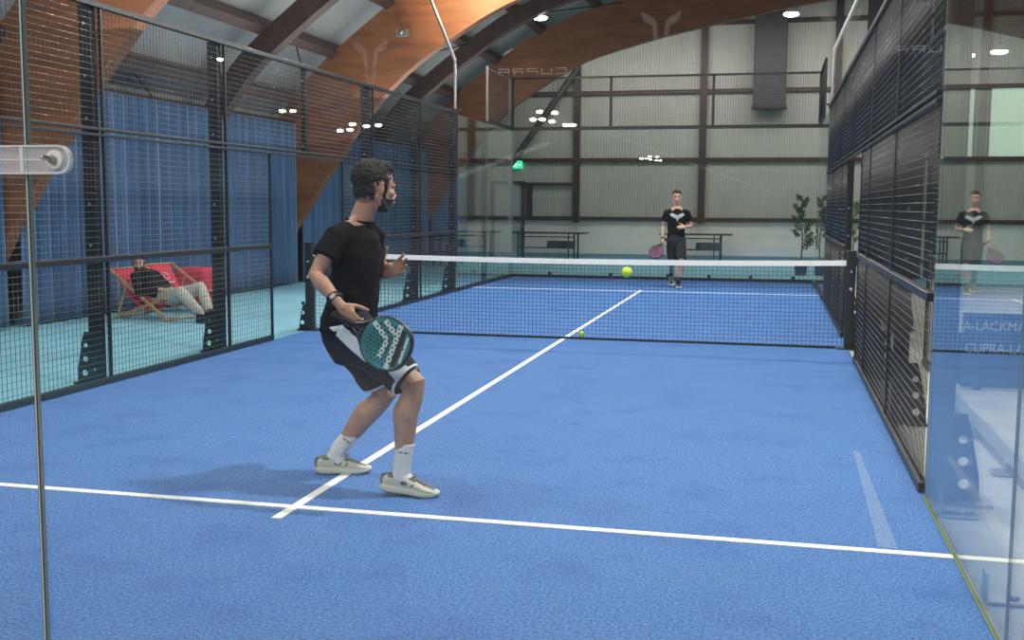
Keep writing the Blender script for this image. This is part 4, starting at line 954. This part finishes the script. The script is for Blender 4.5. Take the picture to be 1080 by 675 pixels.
s2.body('t_shirt', [M['tee'], M['teegrey']], P2, .0065, 4, matfn=wing, dfn=lambda c, n: .004*math.sin(c.z*40+c.x*14)*max(0, min(1, (1.2-c.z)*6)))
s3 = MB(); s3.tube([(-.035, 0, .96), (-.035, 0, .86), (-.035, 0, .80)], [(.150, .115), (.168, .135), (.160, .13)], 22, side=(1, 0, 0))
for hp, kn in ((hR, kR), (hL, kL)): s3.tube([hp, mix(hp, kn, .45), mix(hp, kn, .92)], [.10, .10, .094], 18, flat=True)
s3.body('shorts', [M['charcoal'], M['paleline']], P2, .0065, 4, matfn=lambda c, n: 1 if (abs(n.x) > .93 and abs(c.x+.035) > .13 and c.z < .85) else 0)
for kn, an in ((kR, aR), (kL, aL)):
    d_ = (kn-an).normalized(); MB().tube([an+V((0, -.01, -.03)), an+d_*.04, an+d_*.11], [.041, .041, .042], 14, flat=True).obj('sock', M['band'], P2)
shoe_parts(frame((.010, -.175, .004), (.0, -1, 0), (0, 0, 1)), P2, (M['olive'], M['band'], M['sock'], M['darksole']), False)
shoe_parts(frame((-.075, .345, .085), (.0, -1, -.62), (0, -.5, 1)), P2, (M['olive'], M['band'], M['sock'], M['darksole']), False)
MB().tube([wR+V((0, 0, .04))+V((.033*math.cos(a), .03*math.sin(a), 0)) for a in [2*PI*k/16 for k in range(17)]], .008, 6).obj('wristband', M['band'], P2)
rc2 = V((-.395, -.13, .640)); g2_ = V((-.295, -.075, .775))
racket('padel_racket', 'black and magenta padel racket in the hand of the far player', frame(rc2, rc2-g2_, (-.35, -1, .25)), P2, M['magenta'], M['racketdark'], [([(-.07, .06), (.05, .08)], .02, M['bluer']), ([(-.06, -.05), (.08, -.03)], .025, M['racketdark'])], False)

# ---- deckchairs and the seated man
CX, CY, CA = -5.87, 10.47, math.radians(-11)
def deckchair(label, loc, rz):
    t = thing('deck_chair', label, 'deckchair', loc, rz, 'pinkish red canvas deckchairs'); W_ = .56
    for k_, y in enumerate((0, W_)):
        MB().box((-.018, -.014, 0), (.018, .014, 1.10), 0, Matrix.Translation((.84, y, .02)) @ Matrix.Rotation(math.atan2(-.92, .60), 4, 'Y') ).obj('back_rail', M['beech'], t, .004)
        yy = y+(.03 if k_ == 0 else -.03)
        MB().box((0, -.012, -.017), (.86, .012, .017), 0, Matrix.Translation((.0, yy, .02)) @ Matrix.Rotation(-math.atan2(.27, .80), 4, 'Y')).obj('seat_rail', M['beech'], t, .004)
        MB().tube([(.165, yy, .44), (.0, yy, .02)], .015, 8).obj('strut', M['beech'], t)
    for nm, x, z, a in (('top_bar', -.075, .625, 0), ('front_foot_bar', .835, .02, 0), ('rear_foot_bar', 0, .02, 0), ('seat_bar', .80, .285, 0)): MB().tube([(x, -.02, z), (x, W_+.02, z)], .014, 8).obj(nm, M['beech'], t)
    cv = spline([(-.085, .64), (.03, .46), (.20, .27), (.40, .155), (.62, .17), (.80, .30)], 6); sl = MB(); n = len(cv)
    vs = []
    for p in cv:
        for y in (.05, .17, .28, .39, W_-.05): vs.append((p.x, y, p.y-.012*math.sin((y-.05)/(W_-.10)*PI)))
    sl.add(vs, [(i*5+k, i*5+k+1, (i+1)*5+k+1, (i+1)*5+k) for i in range(n-1) for k in range(4)], 0, True)
    o = sl.obj('canvas_sling', M['redcloth'], t); q = o.modifiers.new('t', 'SOLIDIFY'); q.thickness = .005; q.offset = 0
    lg = MB(); c0 = V((.045, .28, .455)); dn = V((.62, 0, -.78)); nn = V((.78, 0, .62))*.016
    lg.tube([c0+nn+dn*.055*math.cos(a)+V((0, .055, 0))*math.sin(a) for a in [2*PI*k/20 for k in range(21)]], .006, 6).tube([c0+nn+dn*.11+V((0, -.10, 0)), c0+nn+dn*.11+V((0, .10, 0))], .007, 6)
    lg.obj('round_print', M['logo'], t); return t
dc = deckchair('pinkish red wooden deckchair with the man sitting in it', (CX, CY, 0), CA)
clone(dc, (-6.0, 11.45, 0), CA+.03, 'empty pinkish red deckchair standing just behind the seated man')
pf = thing('pouf', 'square pinkish red pouf behind the knees of the seated man', 'pouf', (-5.95, 12.6, 0), .05)
p_ = MB().box((-.235, -.22, .0), (.235, .22, .53)).obj('cushion', M['redcloth'], pf); bv = p_.modifiers.new('b', 'BEVEL'); bv.width = .07; bv.segments = 5
P3 = thing('person', 'bearded man in black hoodie and pale grey trousers lounging in a deckchair', 'person', (CX, CY, 0), CA)
H3 = frame((.20, .22, .700), (.62, -.78, -.10), (-.10, .05, 1)) @ Matrix.Scale(.92, 4)
n3 = V((.215, .26, .575)); hip = V((.58, .27, .265)); s3R, e3R, w3R = V((.25, .10, .545)), V((.40, -.01, .33)), V((.63, .13, .385)); s3L, e3L, w3L = V((.25, .43, .545)), V((.42, .53, .36)), V((.66, .30, .39))
h3R, k3R, a3R = V((.60, .19, .265)), V((.95, .12, .36)), V((1.24, .16, .095)); h3L, k3L, a3L = V((.60, .36, .265)), V((1.00, .44, .40)), V((1.25, .30, .10))
b = head_mb(H3); b.tube([n3-V((0, 0, .06)), n3, H3.translation+V((0, 0, -.04))], [.06, .055, .052], 12); b.tube([hip, mix(hip, n3, .5), n3-V((0, 0, .03))], [(.14, .10), (.14, .10), (.13, .08)], 16, side=(0, 1, 0))
H3R = frame(w3R, (.55, .80, .0), (.1, -.2, 1)); H3L = frame(w3L, (.40, -.85, .05), (.1, .1, 1))
for sh, el, wr in ((s3R, e3R, w3R), (s3L, e3L, w3L)): b.tube([mix(n3, sh, .6), sh, el, wr], [.045, .045, .035, .025], 12)
for hp, kn, an in ((h3R, k3R, a3R), (h3L, k3L, a3L)): b.tube([hp, mix(hp, kn, .5), kn, mix(kn, an, .3), an], [.075, .068, .052, .048, .034], 12)
b.join(hand_mb(H3R, 1, (.4, .5, .3), k=.95)); b.join(hand_mb(H3L, -1, (.4, .5, .3), k=.95)); b.body('body', [M['skin2'], M['beard']], P3, .0055, 4, matfn=stubble(H3))
hh = MB(); hh.ell((-.026, 0, .050), (.104, .080, .082)); hh.ell((-.055, 0, 0), (.055, .068, .06)); hh.ell((.02, 0, .092), (.07, .066, .036)); hh.xf(H3).body('hair', M['hair'], P3, .006, 2, disp=.006, dscale=50)
face_details(H3, P3, M['hair'], M['skin2'])
hd = MB(); hd.tube([hip+V((.02, 0, -.02)), hip+V((-.04, 0, .04)), mix(hip, n3, .5), mix(hip, n3, .85), n3+V((-.01, 0, -.01))], [(.13, .085), (.165, .105), (.17, .125), (.155, .11), (.09, .08)], 22, side=(0, 1, 0))
for sh, el, wr in ((s3R, e3R, w3R), (s3L, e3L, w3L)): hd.tube([mix(n3, sh, .6), sh, mix(sh, el, .6), el, mix(el, wr, .5), mix(el, wr, .9)], [.065, .065, .056, .052, .048, .038], 14, flat=True)
hd.ell(n3+V((-.05, .03, .0)), (.07, .10, .05)); hd.body('hoodie', M['hoodie'], P3, .0075, 4, dfn=lambda c, n: .006*noise.noise(c*12))
tr_ = MB(); tr_.tube([hip+V((-.06, 0, 0)), hip+V((.05, 0, .0))], [(.155, .11), (.15, .105)], 20, side=(0, 1, 0))
for hp, kn, an in ((h3R, k3R, a3R), (h3L, k3L, a3L)): tr_.tube([hp, mix(hp, kn, .5), kn, mix(kn, an, .4), mix(kn, an, .9)], [.098, .094, .078, .072, .058], 16, flat=True)
tr_.body('trousers', M['trouser'], P3, .0075, 4, dfn=lambda c, n: .007*noise.noise(c*11))
shoe_parts(frame((1.295, .12, .012), (1, -.45, .10), (0, 0, 1)), P3, (M['band'], M['hoodie'], M['darksole'], M['darksole']), False)
shoe_parts(frame((1.31, .27, .012), (1, -.2, .08), (0, 0, 1)), P3, (M['band'], M['hoodie'], M['darksole'], M['darksole']), False)
